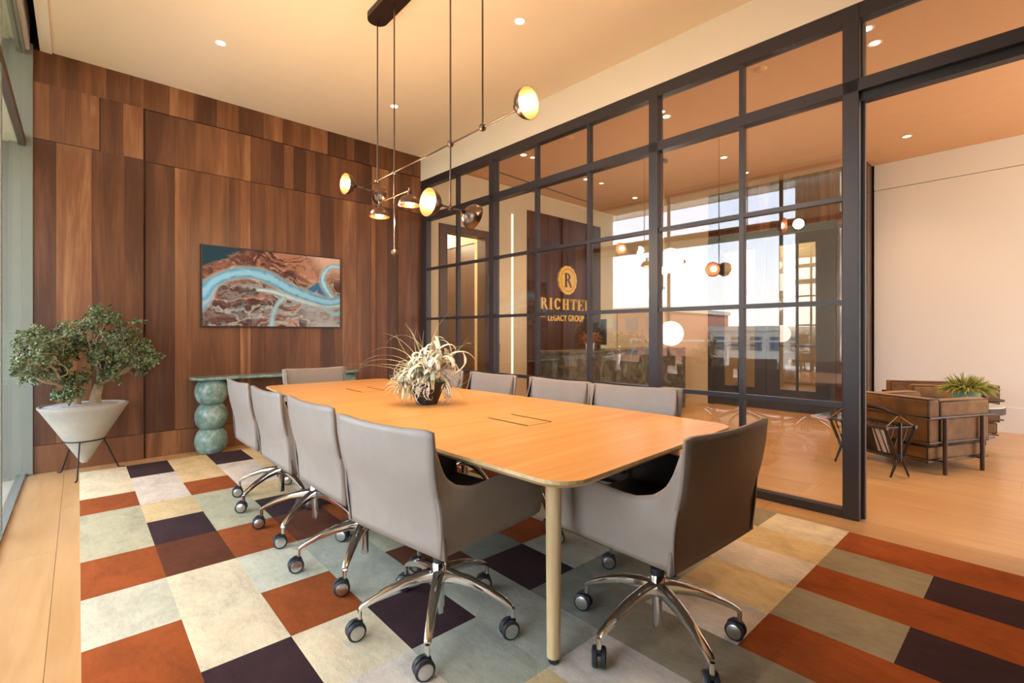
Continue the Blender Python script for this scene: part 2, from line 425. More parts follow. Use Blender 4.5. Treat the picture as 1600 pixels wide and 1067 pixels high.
# --- window wall on the left
wn = sthing('window_1')
GX = -0.345
MB().box(GX-0.03, XW, -3.4, 5.66, 0.0, 0.022).build('sill', 'grey_metal', wn)
MB().box(GX-0.02, XW+0.0, -3.4, 5.66, 2.735, 2.80).build('transom', 'brown_trim', wn)
MB().box(GX-0.03, XW, -3.4, 5.66, 3.50, 3.60).build('head', 'grey_metal', wn)
MB().box(-0.42, -0.280, 5.66, 5.72, 0.0, 3.60).build('jamb', 'grey_metal', wn, bevel=0.002)
MB().box(-0.36, -0.16, 5.70, 5.80, 3.58, 3.86).build('pocket_end', 'black_void', wn)
for yy in (4.03, 2.3, 0.6):
    MB().box(GX-0.02, XW-0.004, yy-0.022, yy+0.022, 0.04, 3.52).build('mullion', 'grey_metal', wn)
ysn = [5.66, 4.052, 4.008, 2.322, 2.278, 0.622]
for i in range(0, 6, 2):
    for (z0, z1) in ((0.05, 2.735), (2.80, 3.50)):
        MB().box(GX-0.004, GX+0.004, ysn[i+1], ysn[i], z0, z1).build('glass_pane', 'window_glass', wn)
# light shelf, fin wall and soffit outdoors
MB().box(-1.15, GX-0.02, -3.4, 5.90, 2.76, 2.84).build('light_shelf', 'light_shelf', wn)
fin = sthing('wall_outdoor')
MB().box(-1.25, -0.42, 5.70, 6.0, -0.3, 3.75).build('fin_panel', 'grey_metal', fin)
MB().box(-1.9, -1.3, 1.75, 2.35, -0.3, 4.2).build('column', 'outdoor_plaster', fin)
so = sthing('trim_2')
MB().box(-1.15, -0.33, -3.4, 6.0, 3.60, 3.75).build('outdoor_soffit', 'light_shelf', so)
for i in range(26):
    MB().box(-3.4, -1.15, -5.0+i*0.48, -4.84+i*0.48, 4.25, 4.40).build('pergola_slat', 'outdoor_plaster', so)
MB().box(-3.45, -3.3, -5.2, 8.0, 4.10, 4.25).build('pergola_beam', 'outdoor_plaster', so)
MB().box(-1.20, -1.05, -5.2, 8.0, 4.10, 4.25).build('pergola_beam', 'outdoor_plaster', so)
te = sthing('terrace')
MB().box(-4.0, -0.335, -6, 9, -0.30, -0.03).build('terrace_floor', 'terrace_tile', te)

# --- wall behind the camera (dark), unseen walls added to block daylight, other enclosing walls
wf = sthing('wall_front')
wlf = sthing('wall_light_block')
MB().box(-0.50, -0.29, -3.5, 0.58, 0, ZC+0.1).build('wall_panel', 'dark_wall_paint', wlf)  # unseen solid wall, lengthened to keep daylight off the near chair's back
MB().prism([(px_(-3.4)-0.04, -3.4), (px_(0)-0.04, 0.0), (px_(0)+0.09, 0.0), (px_(-3.4)+0.09, -3.4)], 0, ZC).build('wall_panel', 'dark_wall_paint', wlf)  # unseen wall added to block lounge daylight from the near chair
MB().box(-0.34, px_(-3.4), -3.6, -3.4, 0, ZC+0.1).build('wall_panel', 'dark_wall_paint', wf)
MB().box(3.6, 5.0, -3.6, -3.4, 0, ZC+0.1).build('wall_panel', 'white_paint', wf)
MB().box(8.2, 9.9, -3.6, -3.4, 0, ZC+0.1).build('wall_panel', 'white_paint', wf)
MB().box(5.0, 8.2, -3.6, -3.4, 3.3, ZC+0.1).build('wall_panel', 'white_paint', wf)
w2 = sthing('window_2')
MB().box(5.0, 8.2, -3.52, -3.46, 0.0, 0.08).build('sill', 'grey_metal', w2)
for xx in (5.0, 6.07, 7.13, 8.15):
    MB().box(xx, xx+0.05, -3.52, -3.46, 0.08, 3.3).build('mullion', 'grey_metal', w2)
for xx in (5.05, 6.12, 7.18):
    MB().box(xx, xx+1.0, -3.495, -3.487, 0.08, 3.3).build('glass_pane', 'window_glass', w2)

# --- white lounge wall
wl = sthing('wall_lounge')
MB().box(8.27, 8.45, -3.4, 1.62, 0, 3.17).build('wall_panel', 'white_paint', wl)
MB().box(8.27, 8.45, -3.4, 1.62, 3.178, ZL).build('wall_panel', 'white_paint', wl)
MB().box(8.255, 8.275, -3.4, 1.62, 0.0, 0.30).build('baseboard', 'white_paint', wl)
MB().box(8.29, 8.5, -3.4, 1.62, 3.1, 3.3).build('wall_core', 'brown_trim', wl)

# --- wall with the double doors
wd_ = sthing('wall_door')
DX = 7.97
def dboards(y0, y1, z0, z1, seed, mat='walnut_dark'):
    r = random.Random(seed); y = y0
    while y < y1-0.01:
        ye = min(y + r.choice([0.16, 0.2, 0.24]), y1)
        if y1-ye < 0.06: ye = y1
        MB().box(DX, DX+0.012, y+0.001, ye-0.001, z0, z1).build('veneer_board', mat, wd_); y = ye
MB().box(DX+0.012, DX+0.30, 1.62, 1.98, 0, ZL).build('wall_core', 'walnut_dark', wd_)
MB().box(DX+0.012, DX+0.30, 1.98, 3.84, 2.78, ZL).build('wall_core', 'walnut_dark', wd_)
dboards(1.62, 1.98, 0.0, 2.72, 11); dboards(1.62, 1.98, 2.73, ZL, 12, 'walnut'); dboards(1.98, 3.84, 2.79, ZL, 13, 'walnut')
MB().box(DX, DX+0.3, 3.84, 5.70, 0.0, ZL).build('wall_panel', 'cream_paint', wd_)
MB().box(DX+0.30, DX+0.32, 1.60, 1.64, 0.0, ZL).build('edge_trim', 'walnut_dark', wd_)
d1 = sthing('door_1')
nb = 'navy_door'
MB().box(DX-0.02, DX+0.10, 1.98, 2.06, 0, 2.78).build('jamb', nb, d1)
MB().box(DX-0.02, DX+0.10, 3.76, 3.84, 0, 2.78).build('jamb', nb, d1)
MB().box(DX-0.02, DX+0.10, 2.06, 3.76, 2.70, 2.78).build('head', nb, d1)
for (y0, y1) in ((2.065, 2.905), (2.915, 3.755)):
    lf = MB()
    lf.box(DX, DX+0.05, y0, y0+0.17, 0.01, 2.69); lf.box(DX, DX+0.05, y1-0.17, y1, 0.01, 2.69)
    lf.box(DX, DX+0.05, y0+0.17, y1-0.17, 0.01, 0.33); lf.box(DX, DX+0.05, y0+0.17, y1-0.17, 2.53, 2.69)
    leaf = sub(lf.build('door_leaf', nb, d1))
    MB().box(DX+0.005, DX+0.045, (y0+y1)/2-0.014, (y0+y1)/2+0.014, 0.33, 2.53).build('muntin', nb, leaf)
    MB().box(DX+0.007, DX+0.043, y0+0.17, y1-0.17, 0.98, 1.01).build('muntin', nb, leaf)
    MB().box(DX+0.022, DX+0.028, y0+0.17, y1-0.17, 0.33, 2.53).build('glass_pane', 'door_glass', leaf)
    hy = y1-0.10 if y0 < 2.5 else y0+0.10
    MB().tube([(DX-0.04, hy, 0.95), (DX-0.04, hy, 1.25)], 0.010, 8).tube([(DX-0.04, hy, 0.97), (DX+0.002, hy, 0.97)], 0.006, 6).tube([(DX-0.04, hy, 1.23), (DX+0.002, hy, 1.23)], 0.006, 6).build('door_handle', 'black_plastic', leaf, smooth=True)
# room beyond the double doors
wm = sthing('wall_meeting')
MB().box(9.7, 9.85, -0.5, 5.7, 0, ZL).build('wall_panel', 'cream_paint', wm)
MB().box(8.3, 9.8, 1.3, 1.45, 0, ZL).build('wall_panel', 'dark_wall_paint', wm)
MB().box(8.28, 9.8, 5.7, 5.85, 0, ZL).build('wall_panel', 'cream_paint', wm)

# --- reception wall: corridor opening, light strip, dark logo wall
wr = sthing('wall_reception')
MB().box(3.60, 3.775, YB, YB+0.15, 0, ZL).build('wall_panel', 'cream_paint', wr)
MB().box(3.775, 4.83, YB, YB+0.15, 2.73, ZL).build('wall_panel', 'cream_paint', wr)
MB().box(4.83, 5.49, YB, YB+0.15, 0, ZL).build('wall_panel', 'cream_paint', wr)
MB().box(5.49, 7.43, YB, YB+0.15, 3.22, ZL).build('wall_panel', 'cream_paint', wr)
MB().box(7.43, 8.3, YB, YB+0.15, 0, ZL).build('wall_panel', 'cream_paint', wr)
MB().box(5.145, 5.185, YB-0.006, YB+0.01, 0.02, 3.10).build('light_strip', 'strip_glow', wr)
MB().box(5.49, 7.43, YB+0.0, YB+0.10, 0, 3.22).build('wall_core', 'black_void', wr)
xx = 5.49
for i in range(8):
    xe = xx + 1.94/8
    MB().box(xx+0.001, xe-0.001, YB-0.02, YB, 0.0, 2.765).build('veneer_board', 'walnut_dark', wr)
    MB().box(xx+0.001, xe-0.001, YB-0.02, YB, 2.775, 3.22).build('veneer_board', 'walnut_dark', wr); xx = xe
# corridor door casing
d2 = sthing('door_2')
MB().box(3.775, 3.90, YB-0.03, YB+0.17, 0, 2.74).build('jamb', 'brown_trim', d2)
MB().box(4.59, 4.83, YB-0.03, YB+0.17, 0, 2.74).build('jamb', 'brown_trim', d2)
MB().box(3.90, 4.59, YB-0.03, YB+0.17, 2.64, 2.74).build('head', 'brown_trim', d2)
wc = sthing('wall_corridor')
MB().box(4.90, 5.05, YB+0.15, 6.36, 0, ZL).build('wall_panel', 'cream_paint', wc)
MB().box(4.90, 5.05, 7.34, 9.5, 0, ZL).build('wall_panel', 'cream_paint', wc)
MB().box(4.90, 5.05, 6.36, 7.34, 2.70, ZL).build('wall_panel', 'cream_paint', wc)
MB().box(3.45, 3.60, YB+0.15, 9.5, 0, ZL).build('wall_panel', 'cream_paint', wc)
MB().box(3.45, 5.05, 9.5, 9.6, 0, ZL).build('wall_panel', 'cream_paint', wc)
d3 = sthing('door_3')
dl_ = sub(MB().box(4.93, 4.98, 6.36, 7.34, 0, 2.70).build('door_leaf', 'brown_trim', d3))
MB().tube([(4.90, 6.46, 1.02), (4.90, 6.58, 1.02)], 0.009, 8).tube([(4.90, 6.46, 1.02), (4.935, 6.46, 1.02)], 0.011, 8).build('door_handle', 'cap_metal', dl_, smooth=True)

# ================================================================== RUG
rug_cols = {
 'C': (0.80, 0.68, 0.46), 'K': (0.76, 0.66, 0.55), 'G': (0.74, 0.55, 0.29), 'O': (0.34, 0.082, 0.017), 'B': (0.135, 0.042, 0.018),
 'P': (0.052, 0.025, 0.028), 'S': (0.52, 0.49, 0.33), 'L': (0.62, 0.61, 0.47), 'A': (0.45, 0.45, 0.36), 'T': (0.35, 0.29, 0.19), 'D': (0.25, 0.26, 0.21)}
for kx, c in rug_cols.items():
    m, n, b = nodes_of('rug_wool_' + kx)
    v = stretched(n, (6, 4, 6)); f = noise(n, v, 1.0, 7, 0.68, 0.6)
    v2 = stretched(n, (60, 22, 60)); f2 = noise(n, v2, 1.0, 3, 0.7, 0.4)
    md = N(n, 'ShaderNodeMath', operation='MULTIPLY_ADD'); md.inputs[1].default_value = 0.5; n.links.new(f2, md.inputs[0]); n.links.new(f, md.inputs[2])
    n.links.new(ramp(n, md.outputs[0], [(0.5, tuple(q*0.74 for q in c)), (0.75, c), (0.98, tuple(min(1, q*1.18) for q in c))]), b.inputs['Base Color'])
    b.inputs['Roughness'].default_value = 0.95; b.inputs['Specular IOR Level'].default_value = 0.1
    b.inputs['Sheen Weight'].default_value = 0.02
    bump(n, b, noise(n, stretched(n, (1, 1, 1)), 260.0, 3), 0.5, 0.004)
XE = [0.008, 0.315, 0.612, 0.920, 1.222, 1.530, 1.840, 2.152, 2.470, 2.777, 3.073, 3.388]
YE = [5.45, 4.962, 4.54, 4.145, 3.725, 3.30, 2.83, 2.372, 1.955, 1.575, 1.170, 0.775, 0.36, -0.05, -0.46, -0.87, -1.28]
RUG = ["CPGPGKPGCPK",   # 5.46
       "CKGKGPCGKOC",
       "OKOKOCGPCGP",
       "SGSGKOSKPCO",
       "SPSPPSAOGKT",
       "OBOBOAPSBCG",
       "LCLASDAKOPC",
       "OCOABDOAPTK",
       "OPCPAPADPKG",
       "PCKAADDAKGT",
       "COSGKTKGKGC",
       "SPGOSCTOTOO",   # stripes near the opening (c9,c10 fixed below)
       "OCSPGTOPOPO",
       "SOCKOCTOTOT",
       "PGSOPKOCPOC",
       "OCKPGSOKTCO"]
RUG[11] = "SPGOSTOTOTO"
RUG[12] = "OCSPGPOPOPO"
RUG[13] = "SOCKOTOTOTO"
keys = list(rug_cols)
mb = MB(); zt = 0.012
for j, row in enumerate(RUG):
    for i, ch in enumerate(row):
        x0, x1, y1, y0 = XE[i], XE[i+1], YE[j], YE[j+1]
        mi = keys.index(ch); q = 0.003
        nx, ny = 6, 8
        def fn(u, v, x0=x0, x1=x1, y0=y0, y1=y1): 
            X = x0+(x1-x0)*u; Y = y0+(y1-y0)*v
            e_ = min(u, 1-u)*(x1-x0); f_ = min(v, 1-v)*(y1-y0); d_ = min(e_, f_)
            return (X + (0.0022*math.sin(Y*61+i) if 0 < i and u == 0 else 0)*0, Y, zt - (0.0025 if d_ < 1e-6 else 0))
        mb.grid(fn, nx, ny, mi)
mb.box(XE[0], XE[-1], YE[-1], YE[0], 0.0005, 0.009, keys.index('C'))
mb.build('rug', ['rug_wool_'+q for q in keys], None, recalc=False, loc=(1.7, 2.1, 0),
         label='large patchwork rug of orange, plum, sage and cream rectangles under the table', cat='rug')

# ================================================================== TABLE
RT = 0.0135   # rug surface
tb = thing('conference_table', (1.69, 2.68, RT), 'long pale oak conference table with boat shaped top and round legs', 'table')
def rounded(poly, r, n=7):
    out = []; L = len(poly)
    for i in range(L):
        p = Vector(poly[i]); a = Vector(poly[i-1]); c = Vector(poly[(i+1) % L]); rr = r[i]
        if rr <= 0: out.append(tuple(p)); continue
        da = (a-p).normalized(); dc = (c-p).normalized()
        half = da.angle(dc)/2; t = rr/math.tan(half); cen = p + (da+dc).normalized()*(rr/math.sin(half))
        s0 = p+da*t-cen; s1 = p+dc*t-cen; A = math.atan2(s0.y, s0.x); B = math.atan2(s1.y, s1.x); d = (B-A+PI) % (2*PI) - PI
        for q in range(n+1): out.append((cen.x+rr*math.cos(A+d*q/n), cen.y+rr*math.sin(A+d*q/n)))
    return out
tp = [(1.045, 0.925), (2.345, 1.000), (2.368, 1.45), (2.358, 1.85), (2.32, 2.7), (2.28, 3.4), (2.228, 4.405), (1.165, 4.415), (1.10, 3.4), (1.06, 2.5), (1.024, 1.75), (1.022, 1.50)]
tpr = [0.10, 0.10, 0.8, 2.0, 0, 0, 0.08, 0.08, 0, 0, 2, 0.8]
tpr = [0.11, 0.11, 0, 0, 0, 0, 0.09, 0.09, 0, 0, 0, 0]
top = rounded(tp, tpr)
cx, cy = 1.69, 2.68
def inset(poly, d): 
    out = []
    for x, y in poly:
        v = Vector((x-cx, y-cy)); 
        out.append((x - math.copysign(min(d, abs(v.x)), v.x)*(1 if abs(v.x) > 0.3 else abs(v.x)/0.3), y - math.copysign(d, v.y)*(1 if abs(v.y) > 1.5 else 0)))
    return out
n_ = len(top); low = inset(top, 0.028)
mbt = MB(); vs = [(x, y, 0.740) for x, y in top] + [(x, y, 0.728) for x, y in top] + [(x, y, 0.708) for x, y in low]
fs = [tuple(range(n_)), tuple(range(2*n_, 3*n_))[::-1]]
for a in (0, 1):
    fs += [(a*n_+i, (a+1)*n_+i, (a+1)*n_+(i+1) % n_, a*n_+(i+1) % n_) for i in range(n_)]
mbt.add(vs, fs[:1], 0); mbt.add(vs, fs[1:], 1)
ttop = sub(mbt.build('tabletop', ['oak_table', 'oak_pale'], tb, bevel=0.0))
for (x, y) in ((1.256, 1.171), (2.134, 1.206), (1.225, 4.20), (2.12, 4.22)):
    lg = sub(MB().lathe([(0.0235, RT+0.02), (0.0245, 0.05), (0.0285, 0.55), (0.029, 0.709)], 20, Matrix.Translation((x, y, 0))).build('leg', 'oak_pale', tb, smooth=True))
    MB().lathe([(0.017, RT), (0.019, RT+0.004), (0.0195, RT+0.024)], 16, Matrix.Translation((x, y, 0))).build('leg_foot', 'black_rubber', lg, smooth=True)
MB().box(1.52, 1.80, 2.66, 3.40, RT+0.0, 0.70).build('cable_pedestal', 'ebony', tb, bevel=0.004)
for (xa, xb, y0, y1) in ((1.590, 1.765, 1.655, 1.955), (1.585, 1.780, 3.455, 3.745)):
    hb = sub(MB().box(xa+0.013, xb-0.013, y0, y1, 0.735, 0.7404).build('power_hatch', 'oak_table', tb))
    for x_ in (xa, xb-0.012):
        MB().box(x_, x_+0.012, y0, y1, 0.737, 0.7408).build('cable_slot', 'black_void', tb)
    MB().box(xa+0.012, xb-0.012, y0-0.003, y0, 0.737, 0.7407).build('hatch_joint', 'black_void', tb)

# ================================================================== CHAIRS
def make_chair():
    root = empty('office_chair')
    W = 0.285
    def back(u, v):
        z = 0.415 + v*0.442; s = (u-0.5)*2
        ks = [(0.415, -0.232), (0.52, -0.236), (0.60, -0.248), (0.68, -0.268), (0.76, -0.280), (0.857, -0.288)]
        for (a, ya), (b, yb_) in zip(ks, ks[1:]):
            if z <= b+1e-6: t = (z-a)/(b-a); y = ya+(yb_-ya)*t; break
        hw = W - 0.010*math.sin(PI*min(1, v*1.2)) + 0.004
        zz = z - 0.012*(1-s*s)*v**3 - (0.010*(abs(s)**12) if v == 1 else 0)
        return (s*hw, y - 0.014*(1-s*s)*(0.3+0.7*v), zz)
    sb = MB().grid(back, 16, 16).build('backrest', ['taupe_leather', 'dark_leather', 'seam_leather'], root, smooth='all', recalc=False, solid=(0.012, 1.0, 0, 2))
    sb.modifiers['solid'].offset = -1
    def inner(u, v):
        p = back(u, v); z = p[2]; s = (u-0.5)*2
        return (s*(W-0.022), p[1]+0.020, max(0.47, z-0.012))
    MB().grid(inner, 10, 10).build('back_lining', 'taupe_leather', root, smooth='all', recalc=False)
    zt_k = [(-0.272, 0.845), (-0.255, 0.80), (-0.235, 0.74), (-0.210, 0.685), (-0.175, 0.648), (-0.12, 0.632), (-0.05, 0.630), (0.10, 0.642), (0.26, 0.655), (0.320, 0.650), (0.345, 0.625)]
    def interp(ks, q):
        if q <= ks[0][0]: return ks[0][1]
        for (a, va), (b, vb) in zip(ks, ks[1:]):
            if q <= b: t = (q-a)/(b-a); return va+(vb-va)*t
        return ks[-1][1]
    yk = [-0.272, -0.262, -0.252, -0.242, -0.23, -0.218, -0.205, -0.19, -0.17, -0.145, -0.11, -0.06, 0, 0.06, 0.12, 0.18, 0.24, 0.28, 0.31, 0.33, 0.345]
    def side(sg):
        def fn(u, v):
            q = u*(len(yk)-1); i = min(int(q), len(yk)-2); y = yk[i]+(yk[i+1]-yk[i])*(q-i)
            top = interp(zt_k, y); bot = 0.420 + (0.02*max(0, (y-0.30)/0.045))
            z = bot + (top-bot)*v
            lean = interp([(0.415, 0.037), (0.60, 0.022), (0.72, 0.002), (0.86, 0.0)], z)
            yy = y + (lean if y < -0.15 else lean*max(0, (-y-0.0)/0.15) if y < 0 else 0)
            x = 0.272 + 0.014*math.sin(PI*min(1, max(0, (z-0.42)/0.25))) - (0.012*max(0, (z-0.66)/0.2))
            x -= 0.018*math.exp(-((y+0.19)/0.045)**2)*math.exp(-((z-0.66)/0.07)**2)
            x -= 0.02*max(0, (y-0.30)/0.045)**2
            return (sg*x, yy, z)
        return fn
    for sg in (-1, 1):
        o = MB().grid(side(sg), 20, 12).build('side_panel', ['taupe_leather', 'dark_leather', 'seam_leather'], root, smooth='all', recalc=False, solid=(0.011, -1 if sg > 0 else 1, 1, 2))
        md = o.modifiers['solid']
        if sg < 0: 
            o.data.flip_normals(); 
        md.offset = -1
        if sg > 0: pass
    seat = MB().box(-0.255, 0.255, -0.21, 0.315, 0.432, 0.505).build('seat', 'dark_leather', root, bevel=0.025, seg=3)
    MB().box(-0.262, 0.262, -0.225, 0.325, 0.421, 0.436).build('seat_shell', 'taupe_leather', root)
    MB().lathe([(0.014, 0.245), (0.014, 0.40), (0.06, 0.405), (0.06, 0.424)], 16).build('gas_column', 'chrome', root, smooth=True)
    col = MB().lathe([(0.016, 0.245), (0.026, 0.247), (0.027, 0.272), (0.016, 0.276)], 16).build('collar', 'black_rubber', root, smooth=True)
    MB().lathe([(0.020, 0.045), (0.020, 0.160), (0.029, 0.165), (0.030, 0.240), (0.024, 0.250)], 20).build('hub', 'chrome', root, smooth=True)
    # base arm pointing +x
    ph0 = 0.0
    arm_me = None; parts = []
    for k in range(5):
        a = math.radians(72*k); ca, sa = math.cos(a), math.sin(a)
        if k == 0:
            m_ = MB(); prof = [(0.018, 0.196, 0.025, 0.028), (0.07, 0.196, 0.023, 0.023), (0.14, 0.185, 0.020, 0.019), (0.215, 0.160, 0.0175, 0.016), (0.275, 0.133, 0.0150, 0.013), (0.300, 0.119, 0.0140, 0.012), (0.311, 0.107, 0.012, 0.013)]
            vs = []; nn = 10
            for (x, z, hw, hh) in prof:
                for q in range(nn):
                    t = 2*PI*q/nn; c_, s_ = math.cos(t), math.sin(t)
                    vs.append((x, hw*math.copysign(abs(c_)**0.6, c_), z + hh*math.copysign(abs(s_)**0.75, s_)))
            fs = [(i*nn+q, i*nn+(q+1) % nn, (i+1)*nn+(q+1) % nn, (i+1)*nn+q) for i in range(len(prof)-1) for q in range(nn)]
            fs += [tuple(range(nn))[::-1], tuple((len(prof)-1)*nn+q for q in range(nn))]
            m_.add(vs, fs)
            m_.tube([(0.309, 0, 0.110), (0.309, 0, 0.074)], 0.0095, 10)
            arm = m_.build('base_arm', 'chrome', root, smooth=True); arm_me = arm.data
        else:
            arm = bpy.data.objects.new('base_arm', arm_me); COL.objects.link(arm); arm.parent = root
        arm.rotation_euler = (0, 0, a); parts.append(arm)
    # caster: hood + two wheels with metal caps; wheel axis = local x, trailing -y
    c0 = None
    for k in range(5):
        a = math.radians(72*k); loc = (0.309*math.cos(a), 0.309*math.sin(a), 0)
        if k == 0:
            R = 0.0355
            hood = MB(); hood.tube([(0, 0, 0.085), (0, 0, 0.055)], 0.008, 8)
            hood.prism([(-0.006, 0.04), (0.012, 0.068), (0.0, 0.080), (-0.022, 0.078), (-0.042, 0.062), (-0.050, 0.036)], -0.006, 0.006, axis='x')
            c0 = hood.build('caster', 'black_rubber', root, smooth=True)
            Mx = Matrix.Translation((0, -0.014, R)) @ Matrix.Rotation(PI/2, 4, 'Y')
            for s_ in (-1, 1):
                prof = [(0.010, 0.006), (R-0.004, 0.006), (R, 0.009), (R, 0.020), (R-0.004, 0.024), (0.026, 0.025)]
                if s_ < 0: prof = [(r, -z) for r, z in prof]
                whl = MB().lathe(prof, 24, Mx).build('wheel', 'black_rubber', c0, smooth=True)
                cp = [(0.0265, s_*0.0245), (0.0265, s_*0.0258), (0.024, s_*0.0268), (0.0005, s_*0.0275)]
                MB().lathe(cp, 24, Mx).build('wheel_cap', 'cap_metal', c0, smooth=True)
            c0.location = loc; cst = c0
        else:
            cst = copy_tree(c0, root); cst.location = loc
        parts.append(cst)
    return root
chair0 = make_chair()
first = True
def put_chair(x, y, face, phase, casters, label, group=None):
    """face = heading of the chair's front (deg, world); phase = heading of first base arm (deg, world)"""
    global first
    r = chair0 if first else copy_tree(chair0)
    first = False
    r.location = (x, y, RT); rz = math.radians(face-90); r.rotation_euler = (0, 0, rz)
    ph = math.radians(phase)-rz
    arms = [c for c in r.children if c.name.startswith('base_arm')]; cs = [c for c in r.children if c.name.startswith('caster')]
    for k, c in enumerate(arms): c.rotation_euler = (0, 0, ph+math.radians(72)*k)
    for k, c in enumerate(cs):
        a = ph+math.radians(72)*k; c.location = (0.309*math.cos(a), 0.309*math.sin(a), 0)
        c.rotation_euler = (0, 0, math.radians(casters[k % len(casters)])-rz)
    if label: r['label'] = label
    r['category'] = 'chair'
    if group: r['group'] = group
    return r
GL = 'office chairs along the window side of the table'; GR = 'office chairs along the glass partition side of the table'
# caster angle: heading of the wheel axis (world degrees)
put_chair(1.085, 1.640, 8, 13, [-120, -150, -98, -104, -108], 'taupe leather office chair nearest on the window side, its whole back panel toward us', GL)
put_chair(1.090, 2.335, 1, 13, [-115, -140, -100, -108, -110], 'taupe leather office chair second from the near end on the window side', GL)
put_chair(1.075, 2.985, 0, 2, [-115, -100, -104, -100, -110], 'taupe leather office chair third from the near end on the window side', GL)
put_chair(1.080, 3.655, 0, 63, [-115, -100, -110, -104, -110], 'taupe leather office chair farthest on the window side, beside the green marble console', GL)
put_chair(1.650, 0.995, 88, 28, [-150, -160, 127, 130, -172], 'taupe leather office chair at the near end of the table, dark back turned to us')
put_chair(1.635, 4.285, 268, 20, [0, 60, 30, 80, 10], 'taupe leather office chair at the far end of the table before the walnut wall')
put_chair(2.235, 1.610, 193, 68, [-140, -130, -140, -130, -140], 'taupe leather office chair nearest on the glass side, its top edge showing over the table', GR)
put_chair(2.205, 2.270, 180, 30, [-50, -66, -48, -30, 20], 'middle one of the three taupe chair backs showing on the glass side', GR)
put_chair(2.185, 2.970, 180, 52, [-50, -66, -48, -30, 20], 'taupe leather office chair on the glass side just right of the air plant bowl', GR)
put_chair(2.160, 3.615, 180, 30, [-50, -66, -48, -30, 20], 'taupe leather office chair on the glass side hidden behind the air plant bowl', GR)

# ================================================================== AIR PLANT BOWL
bx, by, bz = 1.627, 2.60, 0.7403
bowl = MB().lathe([(0.001, bz), (0.062, bz), (0.066, bz+0.006), (0.088, bz+0.06), (0.118, bz+0.125), (0.124, bz+0.142), (0.116, bz+0.142), (0.10, bz+0.12), (0.001, bz+0.118)], 14, Matrix.Translation((bx, by, 0)))
bowl.build('plant_bowl', 'black_clay', None, smooth=False, loc=(bx, by, bz), label='black flared clay bowl holding the air plants on the table', cat='bowl')
vr = Vector((0.743, -0.669, 0)); vf = Vector((0.669, 0.743, 0)); vu = Vector((0, 0, 1))   # right / away axes for aiming leaves
def ribbon(mb_, pts, w, curl=0.25, side=None, mi=0):
    pts = [Vector(p) for p in pts]; n = len(pts); vs = []; fs = []
    for i, p in enumerate(pts):
        d = (pts[min(i+1, n-1)]-pts[max(i-1, 0)]).normalized()
        s = side if side is not None else d.cross(Vector((0, 0, 1)))
        s = (s - d*s.dot(d)); s = s.normalized() if s.length > 1e-4 else Vector((1, 0, 0)); nn = d.cross(s)
        t = i/(n-1); ww = w*(1-t)**0.7*(0.55+0.9*min(1, t*3)) if t < 1 else 0.0004
        vs += [p - s*ww + nn*ww*curl, p, p + s*ww + nn*ww*curl]
    for i in range(n-1):
        for k in (0, 1): fs.append((3*i+k, 3*i+k+1, 3*i+3+k+1, 3*i+3+k))
    mb_.add(vs, fs, mi)
def curlpath(p, d, L, turn, n=12, axis=None, grow=1.0, droop=0.0):
    p = Vector(p); d = Vector(d).normalized(); ax = axis if axis is not None else d.cross(Vector((0, 0, 1)))
    if ax.length < 1e-3: ax = Vector((1, 0, 0))
    ax = ax.normalized(); out = [p.copy()]
    for i in range(n):
        th = turn/n*(0.4+1.6*(i/n)**grow)
        d = Matrix.Rotation(th, 3, ax) @ d; d = (d + Vector((0, 0, -droop/n))).normalized()
        p = p + d*(L/n); p.z = max(p.z, bz+0.004); out.append(p.copy())
    return out
R_ = random.Random(3)
# big curly silver plant
c1 = Vector((bx, by, bz+0.205)) + vr*0.045
ap = thing('air_plant', tuple(Vector((bx, by, bz+0.13))+vr*0.045), 'broad-leaved silvery curling air plant on the right of the black bowl', 'plant', 'air plants in the black bowl')
for i in range(58):
    a = 2.399*i; el = R_.uniform(-0.30, 1.3)
    d = (vr*math.cos(a)*math.cos(el) - vf*math.sin(a)*math.cos(el)) + vu*math.sin(el)
    start = c1 + d*0.02
    L = R_.uniform(0.17, 0.33); m_ = MB()
    ribbon(m_, curlpath(start, d, L, (-R_.uniform(1.8, 4.6) if i % 3 else R_.uniform(2.0, 4.5)), 14, grow=1.1, axis=(None if i % 2 else d.cross(Vector((R_.gauss(0, .6), R_.gauss(0, .6), 1))))), R_.uniform(0.011, 0.020), 0.5)
    m_.build('leaf', 'silver_leaf', ap, smooth='all', recalc=False)
# green heart leaves
m_ = MB()
for i in range(16):
    a = R_.uniform(0, 6.28); d = vr*math.cos(a)*0.8 - vf*abs(math.sin(a)) + vu*R_.uniform(-0.2, 0.7)
    ribbon(m_, curlpath(c1-vu*0.05, d, 0.10, -1.0, 6), 0.010, 0.4)
m_.build('inner_leaves', 'green_leaf', ap, smooth='all', recalc=False, kind='stuff')
